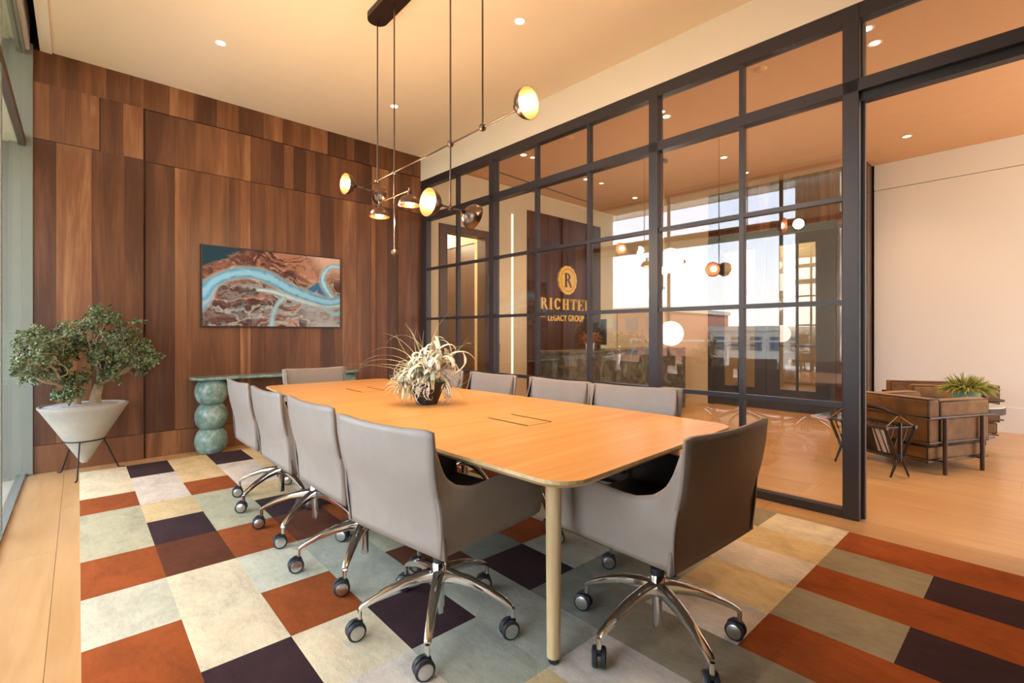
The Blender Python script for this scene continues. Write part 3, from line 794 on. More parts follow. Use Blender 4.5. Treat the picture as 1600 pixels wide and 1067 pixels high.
# spiky green-silver plant on the left
c2 = Vector((bx, by, bz+0.135)) - vr*0.130 - vf*0.02
ap2 = thing('air_plant', tuple(c2), 'spiky green and silver air plant spilling over the left of the black bowl', 'plant', 'air plants in the black bowl')
for i in range(90):
    a = 2.399*i; el = math.asin(R_.uniform(-0.75, 0.95))
    d = (vr*math.cos(a)*math.cos(el) - vf*math.sin(a)*math.cos(el)) + vu*math.sin(el)
    m_ = MB(); ribbon(m_, curlpath(c2+d*0.012, d, R_.uniform(0.10, 0.165), R_.choice([1, -1, -1])*R_.uniform(0.3, 2.6), 10), R_.uniform(0.004, 0.0065), 0.4)
    m_.build('leaf', 'silver_leaf' if i % 3 else 'green_leaf', ap2, smooth='all', recalc=False)
c2b = Vector((bx, by, bz+0.20)) - vr*0.07
ap4 = thing('air_plant', tuple(c2b), 'mounded silver and green air plant in the middle of the black bowl', 'plant', 'air plants in the black bowl')
for i in range(80):
    a = 2.399*i; el = math.asin(R_.uniform(-0.2, 0.98))
    d = (vr*math.cos(a)*math.cos(el) - vf*math.sin(a)*math.cos(el)) + vu*math.sin(el)
    m_ = MB(); ribbon(m_, curlpath(c2b+d*0.012, d, R_.uniform(0.13, 0.22), -R_.uniform(1.0, 4.2), 10), R_.uniform(0.0045, 0.008), 0.4)
    m_.build('leaf', 'silver_leaf' if i % 4 else 'green_leaf', ap4, smooth='all', recalc=False)
# curling tendrils that hang in front of the bowl
c3 = Vector((bx, by, bz+0.135)) - vf*0.09 - vr*0.01
ap3 = thing('air_plant', tuple(c3), 'small white air plant with curling tendrils hanging down the front of the black bowl', 'plant', 'air plants in the black bowl')
for i in range(34):
    d = vr*R_.uniform(-0.9, 0.9) - vf*R_.uniform(0.3, 0.9) + vu*R_.uniform(-0.7, 0.5)
    m_ = MB(); ribbon(m_, curlpath(c3+vr*R_.uniform(-0.05, 0.05), d, R_.uniform(0.10, 0.22), -R_.uniform(2.5, 8.5)*R_.choice([1, 1, -0.6]), 22, axis=vf*0.9+vu*R_.uniform(-0.5, 0.5), droop=0.9), R_.uniform(0.002, 0.0042), 0.4)
    m_.build('leaf', 'silver_leaf', ap3, smooth='all', recalc=False)
c5 = Vector((bx, by, bz+0.10)) + vr*0.125 - vf*0.03
ap5 = thing('air_plant', tuple(c5), 'thin white air plant trailing down onto the table right of the black bowl', 'plant', 'air plants in the black bowl')
for i in range(30):
    d = vr*R_.uniform(-0.3, 1.0) - vf*R_.uniform(-0.5, 0.8) + vu*R_.uniform(-0.9, 0.8)
    m_ = MB(); ribbon(m_, curlpath(c5+vr*R_.uniform(-0.02, 0.03)+vu*R_.uniform(0, 0.09), d, R_.uniform(0.10, 0.21), R_.uniform(-5, 3), 14, droop=1.0), R_.uniform(0.0022, 0.0045), 0.4)
    m_.build('leaf', 'silver_leaf' if i % 5 else 'straw_leaf', ap5, smooth='all', recalc=False)
# tall grassy plant
c6 = Vector((bx, by, bz+0.18)) + vf*0.02 - vr*0.01
ap6 = thing('air_plant', tuple(c6), 'wispy straw coloured grass-like air plant rising tall from the black bowl', 'plant', 'air plants in the black bowl')
for (dx, up, tr, L) in ((-0.25, 1.0, 0.2, 0.34), (-0.42, 1, 0.6, 0.38), (-0.62, 1, 0.9, 0.40), (-0.85, 0.9, 0.9, 0.42), (-1.1, 0.75, 0.7, 0.44), (-1.3, 0.55, 0.5, 0.46), (-1.6, 0.4, 0.15, 0.50),
                        (-0.1, 1, 0.15, 0.27), (-0.15, 1, 0.35, 0.33), (0.05, 1, -0.4, 0.40), (0.2, 1, 1.6, 0.42), (0.45, 0.9, -1.0, 0.40), (0.6, 0.55, -0.1, 0.30), (0.7, 0.4, 0.3, 0.34), (-0.5, 0.9, -0.5, 0.30), (-0.75, 0.7, -0.3, 0.33), (-0.2, 1, -0.2, 0.26), (-0.3, 1, 0.1, 0.30)):
    d = vr*dx + vu*up - vf*R_.uniform(-0.2, 0.2); m_ = MB()
    ribbon(m_, curlpath(c6, d+vf*R_.uniform(-0.2, 0.2), L*1.08, -tr*1.5, 16, axis=vf), 0.0017, 0.5, side=vr)
    m_.build('leaf', 'straw_leaf', ap6, smooth='all', recalc=False)

# ================================================================== CONSOLE TABLE
con = thing('console_table', (1.65, 5.5, 0), 'green marble console with columns of stacked round balls against the walnut wall', 'console table')
zc0 = 0.728
edge = []
for i in range(61):
    t = i/60; x = 0.80 + 1.72*t
    w_ = 0.150 + 0.016*math.cos(t*4*PI)
    edge.append((x, w_ * min(1, math.sqrt(max(0, 1-abs(2*t-1)**14)))))
pl_ = [(x, 5.56-w_) for x, w_ in edge] + [(x, min(5.56+w_, 5.695)) for x, w_ in edge[::-1]]
MB().prism(pl_[:60]+pl_[60:], zc0, zc0+0.028).build('slab', 'green_marble', con, bevel=0.008, seg=3)
for cxx in (0.985, 2.34):
    st = sub(MB().lathe([(0.03, 0.0), (0.03, zc0)], 12, Matrix.Translation((cxx, 5.56, 0))).build('column', 'green_marble', con))
    for kk in range(3):
        prof = []
        h0 = 0.2427*kk
        for q in range(15):
            t = PI*(0.19+0.62*q/14); 
            prof.append((0.145*math.sin(t)**0.75, h0 + 0.1213*(1-math.cos(t)/math.cos(PI*0.19))))
        MB().lathe(prof, 36, Matrix.Translation((cxx, 5.56, 0))).build('ball', 'green_marble', st, smooth='all')

# ================================================================== FRAMED RIVER PICTURE
PX0, PX1, PZ0, PZ1, PY = 0.915, 2.345, 1.252, 2.083, 5.668
pic = thing('wall_picture', (1.63, PY, 1.25), 'wide aerial picture of blue braided rivers over brown land, on the walnut wall', 'picture')
fr = MB(); t = 0.010
fr.box(PX0, PX1, PY, YB-0.012, PZ0, PZ0+t); fr.box(PX0, PX1, PY, YB-0.012, PZ1-t, PZ1); fr.box(PX0, PX0+t, PY, YB-0.012, PZ0+t, PZ1-t); fr.box(PX1-t, PX1, PY, YB-0.012, PZ0+t, PZ1-t)
fr.build('frame', 'black_plastic', pic)
# picture surface: river colours computed per vertex
nu, nv = 420, 240
U, V = np.meshgrid(np.linspace(0, 1, nu+1), np.linspace(0, 1, nv+1))      # V: 0 top .. 1 bottom
AS = 1.72
def vnoise(x, y, seed):
    r = np.random.default_rng(seed); G = r.random((64, 64))
    xi = np.floor(x).astype(int); yi = np.floor(y).astype(int); fx = x-xi; fy = y-yi; fx = fx*fx*(3-2*fx); fy = fy*fy*(3-2*fy)
    a = G[yi % 64, xi % 64]; b = G[yi % 64, (xi+1) % 64]; c = G[(yi+1) % 64, xi % 64]; d = G[(yi+1) % 64, (xi+1) % 64]
    return (a*(1-fx)+b*fx)*(1-fy)+(c*(1-fx)+d*fx)*fy
def fbm(x, y, seed, o=5):
    s = 0; a = 0.5
    for k in range(o): s = s + a*vnoise(x*2**k, y*2**k, seed+k); a *= 0.5
    return s
wx = (fbm(U*AS*3, V*3, 20)-0.5); wy = (fbm(U*AS*3, V*3, 40)-0.5)
Uw = U + wx*0.05; Vw = V + wy*0.09
def dist(poly, uu, vv):
    best = np.full(uu.shape, 9.0); par = np.zeros(uu.shape)
    P_ = []
    for i in range(len(poly)-1):
        p0 = poly[max(i-1, 0)]; p1 = poly[i]; p2 = poly[i+1]; p3 = poly[min(i+2, len(poly)-1)]
        for t in np.linspace(0, 1, 7)[:-1]:
            P_.append([0.5*((2*p1[c])+(-p0[c]+p2[c])*t+(2*p0[c]-5*p1[c]+4*p2[c]-p3[c])*t*t+(-p0[c]+3*p1[c]-3*p2[c]+p3[c])*t**3) for c in (0, 1, 2)])
    P_.append(list(poly[-1]))
    for a, b in zip(P_, P_[1:]):
        ax_, ay_ = a[0]*AS, a[1]; bx_, by_ = b[0]*AS, b[1]
        dx, dy = bx_-ax_, by_-ay_; L2 = dx*dx+dy*dy+1e-9
        t = np.clip(((uu*AS-ax_)*dx+(vv-ay_)*dy)/L2, 0, 1)
        d = np.hypot(uu*AS-ax_-t*dx, vv-ay_-t*dy)/(a[2]+(b[2]-a[2])*t)
        best = np.minimum(best, d)
    return best
# background
n1 = fbm(Uw*AS*3.0+wx*4, Vw*9+wy*5, 60); n2 = fbm(U*AS*9+wx*10, V*26+wy*14, 80); n3 = fbm(U*AS*5, V*5, 99)
def C3(c): return np.array(c)[None, None, :]
def mixc(A, B, t): t = np.clip(t, 0, 1)[..., None]; return A*(1-t)+B*t
def sm(x, a, b): t = np.clip((x-a)/(b-a), 0, 1); return t*t*(3-2*t)
img = mixc(C3((0.13, 0.055, 0.045))*np.ones(U.shape+(3,)), C3((0.42, 0.20, 0.13)), sm(n1, 0.38, 0.72))
img = mixc(img, C3((0.62, 0.44, 0.36)), sm(n2, 0.54, 0.74)*0.7)
img = mixc(img, C3((0.36, 0.40, 0.42)), sm(fbm(U*AS*3+wx*5, V*14+wy*6, 170), 0.52, 0.66)*sm(V, 0.35, 0.7)*0.75)
img = mixc(img, C3((0.05, 0.03, 0.03)), sm(n2, 0.45, 0.30)*0.8)
img = mixc(img, C3((0.78, 0.52, 0.42)), sm(U+0.2*n3, 0.72, 1.0)*sm(V, 0.45, 0.0))       # pink upper right
img = mixc(img, C3((0.42, 0.43, 0.44)), sm(U, 0.60, 0.8)*sm(V, 0.55, 0.75)*sm(n3, 0.25, 0.5)*0.9)   # grey delta lower right
img = mixc(img, C3((0.02, 0.06, 0.09)), sm(0.34-U-V*1.2+0.2*(n1-0.5), 0.0, 0.08))          # dark sea upper left
img = mixc(img, C3((0.10, 0.045, 0.035)), sm(V, 0.45, 0.7)*sm(U, 0.62, 0.3)*0.6)
braid = np.abs(fbm(U*AS*2.4+wx*2, V*7+wy*3, 130)-0.47); img = mixc(img, C3((0.50, 0.52, 0.50)), sm(braid, 0.05, 0.004)*sm(V+0.25*U, 0.38, 0.6)*0.75)
braid2 = np.abs(fbm(U*AS*4+wx*3, V*11+wy*3, 150)-0.5); img = mixc(img, C3((0.12, 0.26, 0.34)), sm(braid2, 0.03, 0.006)*sm(V, 0.4, 0.6)*0.7)
def river(poly, deep, pale, amt=1.0, soft=0.25):
    global img
    d = dist(poly, U+wx*0.018, V+wy*0.035)
    img = mixc(img, C3((0.50, 0.53, 0.52)), sm(d, 1.9, 1.1)*0.6*amt)
    col = mixc(C3(deep)*np.ones(U.shape+(3,)), C3(pale), sm(d + 0.8*(n2-0.5), 1.0, 0.2))
    t = (sm(d, 1.0+soft, 1.0-soft)*amt)[..., None]; img = img*(1-t)+col*t
river([(0.56, 0.58, 0.03), (0.50, 0.70, 0.022), (0.47, 0.85, 0.022), (0.46, 1.0, 0.03)], (0.16, 0.42, 0.58), (0.35, 0.62, 0.72), 0.85)
river([(0.36, 0.52, 0.018), (0.46, 0.53, 0.026), (0.58, 0.585, 0.03), (0.72, 0.66, 0.032), (0.86, 0.70, 0.03), (1.0, 0.68, 0.035)], (0.16, 0.42, 0.62), (0.55, 0.72, 0.78), 0.95)
river([(0.84, 0.68, 0.02), (0.90, 0.78, 0.024), (0.96, 0.82, 0.024), (1.0, 0.80, 0.03)], (0.10, 0.38, 0.6), (0.35, 0.6, 0.72), 0.9)
river([(0.76, 0.48, 0.05), (0.82, 0.40, 0.04), (0.84, 0.50, 0.05), (0.90, 0.57, 0.05)], (0.02, 0.10, 0.26), (0.03, 0.18, 0.40), 0.95, 0.5)
river([(1.0, 0.12, 0.030), (0.93, 0.12, 0.030), (0.875, 0.19, 0.034), (0.85, 0.33, 0.036), (0.88, 0.46, 0.04), (0.925, 0.56, 0.03)], (0.10, 0.42, 0.72), (0.45, 0.74, 0.90), 1.0)
river([(-0.06, 0.86, 0.04), (0.015, 0.70, 0.05), (0.09, 0.44, 0.03)], (0.08, 0.34, 0.6), (0.30, 0.62, 0.82), 0.95)
river([(0.0, 0.60, 0.085), (0.06, 0.47, 0.06), (0.14, 0.37, 0.055), (0.24, 0.31, 0.060), (0.36, 0.31, 0.062), (0.46, 0.37, 0.066), (0.56, 0.46, 0.060), (0.68, 0.54, 0.060), (0.80, 0.61, 0.060), (0.90, 0.64, 0.05), (1.0, 0.60, 0.05)], (0.06, 0.33, 0.62), (0.30, 0.62, 0.84), 1.0)
img = np.clip(img*0.92, 0, 1)
verts = np.stack([PX0+t+(PX1-PX0-2*t)*U, np.full(U.shape, PY+0.004), PZ1-t-(PZ1-PZ0-2*t)*V], -1).reshape(-1, 3) - np.array([1.63, PY, 1.25])
idx = np.arange((nu+1)*(nv+1)).reshape(nv+1, nu+1)
faces = np.stack([idx[:-1, :-1], idx[1:, :-1], idx[1:, 1:], idx[:-1, 1:]], -1).reshape(-1, 4)
me = bpy.data.meshes.new('print'); me.from_pydata(verts.tolist(), [], faces.tolist())
ca_ = me.color_attributes.new('col', 'FLOAT_COLOR', 'POINT')
ca_.data.foreach_set('color', np.concatenate([img.reshape(-1, 3), np.ones((verts.shape[0], 1))], 1).astype(np.float32).ravel())
m, n, b = nodes_of('river_print'); at = N(n, 'ShaderNodeVertexColor', layer_name='col'); n.links.new(at.outputs[0], b.inputs['Base Color']); b.inputs['Roughness'].default_value = 0.7; b.inputs['Specular IOR Level'].default_value = 0.15
me.materials.append(m); po = bpy.data.objects.new('print', me); COL.objects.link(po); po.parent = pic

# ================================================================== CONE PLANTER WITH JADE TREE
qx, qy = 0.040, 5.375
RP, RZ = 0.288, 0.590
pln = thing('cone_planter', (qx, qy, 0.095), 'large pale concrete cone planter with pointed bottom in an iron stand', 'planter')
MB().lathe([(0.001, 0.105), (0.022, 0.108), (0.038, 0.135), (0.085, 0.222), (0.148, 0.334), (RP-0.014, RZ-0.03), (RP, RZ-0.012), (RP+0.002, RZ), (RP-0.012, RZ+0.002), (RP-0.018, RZ-0.02), (0.20, 0.54), (0.001, 0.52)], 48, Matrix.Translation((qx, qy, 0))).build('cone', 'concrete', pln, smooth=True)
gv = MB(); gv.lathe([(0.001, RZ+0.006), (0.2, RZ+0.004), (RP-0.02, RZ-0.014), (RP-0.025, RZ-0.03)], 32, Matrix.Translation((qx, qy, 0)))
Rg = random.Random(5)
for i in range(1500):
    a = Rg.uniform(0, 6.283); rr = (RP-0.03)*math.sqrt(Rg.random()); s = Rg.uniform(0.005, 0.010); z = RZ+0.006-0.018*(rr/RP)**2
    c = (qx+rr*math.cos(a), qy+rr*math.sin(a), z)
    o = [(s, 0, 0), (-s, 0, 0), (0, s, 0), (0, -s, 0), (0, 0, s*0.7), (0, 0, -s*0.7)]; j = Rg.uniform(0, 3)
    vs = [(c[0]+x*math.cos(j)-y*math.sin(j), c[1]+x*math.sin(j)+y*math.cos(j), c[2]+z_) for x, y, z_ in o]
    gv.add(vs, [(0, 2, 4), (2, 1, 4), (1, 3, 4), (3, 0, 4), (2, 0, 5), (1, 2, 5), (3, 1, 5), (0, 3, 5)])
gv.build('gravel', 'gravel', pln, recalc=False, kind='stuff')
stnd = thing('planter_stand', (qx, qy, 0), 'thin black iron tripod ring stand under the cone planter', 'stand')
rs_ = 0.133; zs_ = 0.300
ring = [(qx+rs_*math.cos(t*PI/16), qy+rs_*math.sin(t*PI/16), zs_) for t in range(33)]
MB().tube(ring, 0.0055, 8, cap=False).build('ring', 'iron', stnd, smooth='all')
for (fx, fy, tx, ty) in ((-0.105, 5.585, 0, 0), (-0.006, 5.185, 0, 0), (0.265, 5.47, 0, 0)):
    dv = Vector((fx-qx, fy-qy, 0)).normalized()
    topp = Vector((qx, qy, zs_)) + dv*rs_
    MB().tube([topp+Vector((0, 0, 0.0)), topp+dv*0.006+Vector((0, 0, -0.03)), Vector((fx, fy, 0.012)), Vector((fx, fy, 0.0055))+dv*0.01, Vector((fx, fy, 0.0055))+dv*0.045], 0.0055, 8).build('leg', 'iron', stnd, smooth='all')
# jade tree
jt = thing('jade_tree', (qx, qy, RZ), 'gnarled spreading jade plant with small glossy leaves growing from the cone planter', 'plant')
Rj = random.Random(11)
wood_mb = MB(); tips = []
def branch(p, d, L, r, depth, target=None):
    pts = [p.copy()]; rs = [r]; n = 5; q = p.copy(); dd = d.normalized()
    for i in range(n):
        if target is not None: dd = (dd + (target-q).normalized()*0.55).normalized()
        dd = (dd + Vector((Rj.uniform(-1, 1), Rj.uniform(-1, 1), Rj.uniform(-0.8, 0.9)))*0.30).normalized()
        q = q + dd*(L/n)
        q.x = max(q.x, -0.295); q.y = min(q.y, 5.62); pts.append(q.copy()); rs.append(r*(1-0.45*(i+1)/n))
    wood_mb.tube(pts, rs, 7 if r > 0.01 else 5)
    if depth == 0 or r < 0.0028: tips.append((q.copy(), dd.copy())); return
    k = 3 if depth > 1 else 2
    for j in range(k):
        nd = (dd + Vector((Rj.uniform(-1, 1), Rj.uniform(-1, 1), Rj.uniform(-0.5, 0.9)))*0.85).normalized()
        branch(q if j else pts[-2], nd, L*Rj.uniform(0.55, 0.8), rs[-1]*Rj.uniform(0.62, 0.8), depth-1, target)
    if Rj.random() < 0.5: tips.append((pts[3].copy(), dd.copy()))
def T(x, y, z): return Vector((x, y, z))
wood_mb.tube([T(0.105, 5.36, RZ-0.03), T(0.11, 5.36, RZ+0.07), T(0.13, 5.35, RZ+0.16)], [0.050, 0.038, 0.032], 10)
wood_mb.tube([T(-0.005, 5.38, RZ-0.03), T(-0.012, 5.37, RZ+0.06), T(-0.05, 5.34, RZ+0.14)], [0.036, 0.027, 0.022], 10)
pA = T(0.13, 5.35, RZ+0.16); pB = T(-0.05, 5.34, RZ+0.14)
gA = [(0.10, 5.35, 1.33), (0.16, 5.25, 1.30), (0.24, 5.35, 1.28), (0.30, 5.3, 1.18), (0.38, 5.3, 1.10), (0.45, 5.35, 1.02), (0.47, 5.25, 0.95), (0.36, 5.2, 0.93), (0.40, 5.4, 0.90), (0.20, 5.15, 1.12), (0.28, 5.15, 1.00), (0.06, 5.2, 1.20), (0.04, 5.3, 1.08), (0.24, 5.45, 1.06), (0.20, 5.2, 0.88), (0.33, 5.4, 1.20), (0.12, 5.15, 0.98)]
gB = [(-0.04, 5.2, 1.14), (-0.12, 5.2, 1.17), (-0.20, 5.1, 1.14), (-0.25, 4.95, 1.13), (-0.26, 4.75, 1.10), (-0.26, 4.55, 1.06), (-0.27, 4.45, 1.02), (-0.26, 4.6, 0.97), (-0.26, 4.8, 0.93), (-0.24, 5.0, 0.90), (-0.20, 5.15, 1.00), (-0.22, 5.0, 1.04), (-0.12, 5.2, 0.92), (-0.05, 5.25, 1.02), (-0.26, 5.25, 1.10), (-0.22, 5.3, 0.98), (-0.16, 5.0, 0.98), (-0.20, 4.8, 1.02), (-0.10, 5.1, 1.08), (-0.03, 5.18, 0.72), (-0.08, 5.22, 0.68), (0.0, 5.2, 0.80)]
for p0, gs in ((pA, gA), (pB, gB)):
    for g_ in gs:
        tg = T(*g_); L = (tg-p0).length
        branch(p0.copy(), (tg-p0)+vu*L*0.25, L*0.62, 0.0125 if L > 0.35 else 0.009, 2, tg)
sub(wood_mb.build('trunk', 'bark', jt, smooth='all', recalc=False))
lf = MB()
def leafv(c, d, s):
    d = d.normalized(); a = d.cross(Vector((Rj.uniform(-1, 1), Rj.uniform(-1, 1), Rj.uniform(-1, 1)))).normalized(); nn = d.cross(a)*0.25*s
    vs = [c, c+d*s*0.5+a*s*0.42, c+d*s*1.05, c+d*s*0.5-a*s*0.42, c+d*s*0.55+nn]
    lf.add(vs, [(0, 1, 4), (1, 2, 4), (2, 3, 4), (3, 0, 4)])
for (p, d) in tips:
    for c_ in range(Rj.randint(3, 4)):
        c = p + Vector((Rj.gauss(0, 0.030), Rj.gauss(0, 0.030), Rj.gauss(0, 0.026)))
        for i in range(Rj.randint(8, 12)):
            dd = Vector((Rj.gauss(0, 1), Rj.gauss(0, 1), Rj.gauss(0.35, 0.8)))
            q = c+dd.normalized()*0.006; q.x = max(q.x, -0.315); q.y = min(q.y, 5.64)
            leafv(q, dd, Rj.uniform(0.019, 0.031))
lf.build('foliage', 'jade_leaf', jt, recalc=False, kind='stuff')

# ================================================================== PENDANT LIGHT
LX, LZ = 1.68, 2.335
pd = thing('pendant_light', (LX, 2.7, ZC), 'bronze linear pendant with half-globe shades on rods above the table', 'pendant light')
cap_ = rounded([(LX-0.075, 3.45), (LX-0.075, 2.05), (LX+0.075, 2.05), (LX+0.075, 3.45)], [0.0749]*4, 8)
MB().prism(cap_, ZC-0.045, ZC).build('canopy', 'dark_bronze', pd, bevel=0.003)
B_ = 'aged_bronze'
def rod(y, z0, z1=ZC-0.04, x=LX, r=0.0055): return MB().tube([(x, y, z1), (x, y, z0)], r, 10).build('rod', B_, pd, smooth=True)
y1_, y2_, y3_, y4_ = 3.38, 3.12, 2.421, 2.108
rod(y1_, LZ); rod(y2_, 1.76); rod(y3_, 1.955); rod(y4_, LZ)
MB().tube([(LX, 3.63, LZ), (LX, 1.83, LZ)], 0.0055, 10).build('crossbar', B_, pd, smooth=True)
MB().tube([(LX, 3.346, 2.16), (LX, 2.904, 2.16)], 0.0045, 10).build('crossbar', B_, pd, smooth=True)
for (yy, zz, rr) in ((y1_, LZ, 0.019), (y2_, LZ, 0.017), (y3_, LZ, 0.021), (y4_, LZ, 0.021), (y2_, 1.757, 0.027), (3.63, LZ, 0.014), (y3_, 1.945, 0.016), (y2_, 2.16, 0.012)):
    MB().sphere((LX, yy, zz), rr, 20, 12).build('ball_joint', B_, pd, smooth='all')
def dome(c, nrm, R=0.082, name='shade', bulb='wide'):
    """half-globe shade: c = rim centre, nrm = direction the opening faces"""
    nrm = Vector(nrm).normalized(); M = Matrix.Translation(c) @ nrm.to_track_quat('Z', 'Y').to_matrix().to_4x4()
    prof = [(R*math.cos(a), -R*math.sin(a)*0.95) for a in [i*PI/2/12 for i in range(12)]] + [(0.012, -R*0.95)]
    d = MB().lathe(prof, 32, M, 0, close=True); inner = [(r*0.965, z*0.96) for r, z in prof]
    d.lathe(inner[::-1], 32, M, 1, close=True)
    rim = [(prof[0][0], 0), (inner[0][0], 0)]; d.lathe(rim, 32, M, 0, close=True)
    o = sub(d.build('shade', [B_, 'copper_inside'], pd, smooth='all', recalc=False))
    pos = M @ Vector((0, 0, -R*0.45)); q = MB()
    Mb = M @ Matrix.Translation((0, 0, -R*0.38))
    q.lathe([(0.001, -R*0.40), (R*0.34, -R*0.34), (R*0.46, -R*0.1), (R*0.44, R*0.16), (R*0.28, R*0.34), (0.001, R*0.38)], 20, Mb).build('bulb', 'bulb_glow', o, smooth='all')
    MB().lathe([(0.013, 0), (0.013, -0.022), (0.008, -0.026)], 12, M @ Matrix.Translation((0, 0, -R*0.93))).build('socket', 'dark_bronze', o, smooth=True)
    return M @ Vector((0, 0, -R*0.93-0.026))
def link(a, b_, r=0.006): MB().tube([a, b_], r, 8).build('shade_arm', B_, pd, smooth=True)
e1 = dome((LX-0.150, 3.62, LZ+0.005), (-1, -0.10, -0.05), 0.080); link(e1, (LX, 3.63, LZ))
e2 = dome((LX+0.165, 3.63, LZ-0.035), (1, -0.05, -0.30), 0.080); link(e2, (LX, 3.63, LZ))
e3 = dome((LX, 1.735, LZ+0.005), (0.10, -1, -0.10), 0.080); link(e3, (LX, 1.84, LZ))
e4 = dome((LX-0.165, 2.415, 1.95), (-1, -0.05, 0.0), 0.084); link(e4, (LX, y3_, 1.945))
e5 = dome((LX+0.185, 2.421, 1.915), (1, -0.05, -0.30), 0.084); link(e5, (LX, y3_, 1.945))
for yy in (3.346, 2.904):
    e_ = dome((LX, yy, 2.058), (0, 0, -1), 0.076); MB().tube([(LX, yy, 2.175), e_], 0.008, 10).build('shade_stem', B_, pd, smooth=True)
for (a, b_, c) in ((LX-0.28, 3.6, LZ), (LX, 1.60, LZ), (LX-0.30, 2.41, 1.95), (LX, 3.1, 1.98)):
    lamp('POINT', 'pendant_lamp', (a-LX, b_-2.7, c-ZC), 15, (1.0, 0.66, 0.38), size=0.05, parent=pd)

# ================================================================== DOWNLIGHTS
def downlight(x, y, z, label, energy, color, group, tgt=None):
    t = thing('ceiling_light', (x, y, z), label, 'ceiling light', group)
    MB().lathe([(0.052, z-0.003), (0.050, z-0.0045), (0.036, z-0.0035), (0.034, z-0.001)], 24, Matrix.Translation((x, y, 0)), 0, close=True).build('trim_ring', 'soffit_paint', t, smooth=True)
    MB().lathe([(0.001, z-0.0022), (0.035, z-0.0022)], 20, Matrix.Translation((x, y, 0)), 0, close=True).build('lens', 'lens_glow', t, recalc=False)
    lamp('SPOT', 'downlight_and_fill_lamp', (0, 0, -0.03), energy, color, size=0.04, spot=1.9, parent=t)
WARM = (1.0, 0.66, 0.38)
G1 = 'recessed lights in the conference room ceiling'; G2 = 'recessed lights in the lobby ceiling'
downlight(0.877, 4.573, ZC, 'small recessed ceiling light near the walnut wall, left of the pendant canopy', 12, WARM, G1)
downlight(2.526, 2.711, ZC, 'small recessed ceiling light right of the pendant, above the bar with the highest shade', 12, WARM, G1)
downlight(2.485, 4.615, ZC, 'small recessed ceiling light seen between the two left pendant rods and the walnut wall', 12, WARM, G1)
lamp('SPOT', 'downlight_and_fill_lamp', (0.877, 0.85, ZC-0.03), 26, (1.0, 0.78, 0.55), size=0.04, spot=1.9)  # unseen fill spot added to brighten the foreground, has no fixture
lamp('SPOT', 'downlight_and_fill_lamp', (2.526, 0.85, ZC-0.03), 26, (1.0, 0.78, 0.55), size=0.04, spot=1.9)  # second added foreground fill, also without a fixture
LD = [(4.51, 0.92, 'upper of the pair of recessed lights seen above the opening, right of the thick post'), (4.778, 0.92, 'lower of the pair of recessed lights seen above the opening, right of the thick post'),
      (5.914, 1.011, 'recessed light just under the track of the open doorway'), (7.32, 1.10, 'recessed light nearest the white lounge wall'),
      (4.342, 4.586, 'recessed light in the lobby seen through the third pane of the top row'), (4.721, 2.742, 'recessed light in the lobby just right of the second thick post'),
      (4.405, 2.65, 'recessed light in the lobby partly behind the second thick post'), (5.733, 4.669, 'recessed light in the lobby above the gold sign'),
      (7.138, 4.743, 'recessed light deep in the lobby above the stone desk'), (6.387, 2.865, 'recessed light in the lobby seen above the white globes'),
      (7.231, 2.926, 'recessed light in the lobby before the double doors')]
for x, y, l in LD: downlight(x, y, ZL, l, 85 if 'gold sign' in l else 30, WARM, G2)
# round sensor discs on the lobby ceiling
for (x, y, l) in ((4.496, 1.692, 'flat round sensor disc on the lobby ceiling near the thick post'), (4.369, 3.813, 'flat round sensor disc on the lobby ceiling seen through the fourth top pane')):
    MB().lathe([(0.001, -0.016), (0.040, -0.014), (0.052, -0.004), (0.054, 0.0)], 24, Matrix.Translation((x, y, ZL))).build('ceiling_sensor', 'lobby_ceiling_paint', None, smooth=True, loc=(x, y, ZL), label=l, cat='sensor')
# unseen fill lamps added to brighten the lounge, corridor and meeting room
for (x, y, z, e_) in ((6.4, -1.2, 3.3, 25), (4.3, 7.4, 3.0, 80), (9.0, 3.3, 3.2, 50)):
    lamp('POINT', 'room_fill_lamp', (x, y, z), e_, (1.0, 0.84, 0.60), size=0.25)

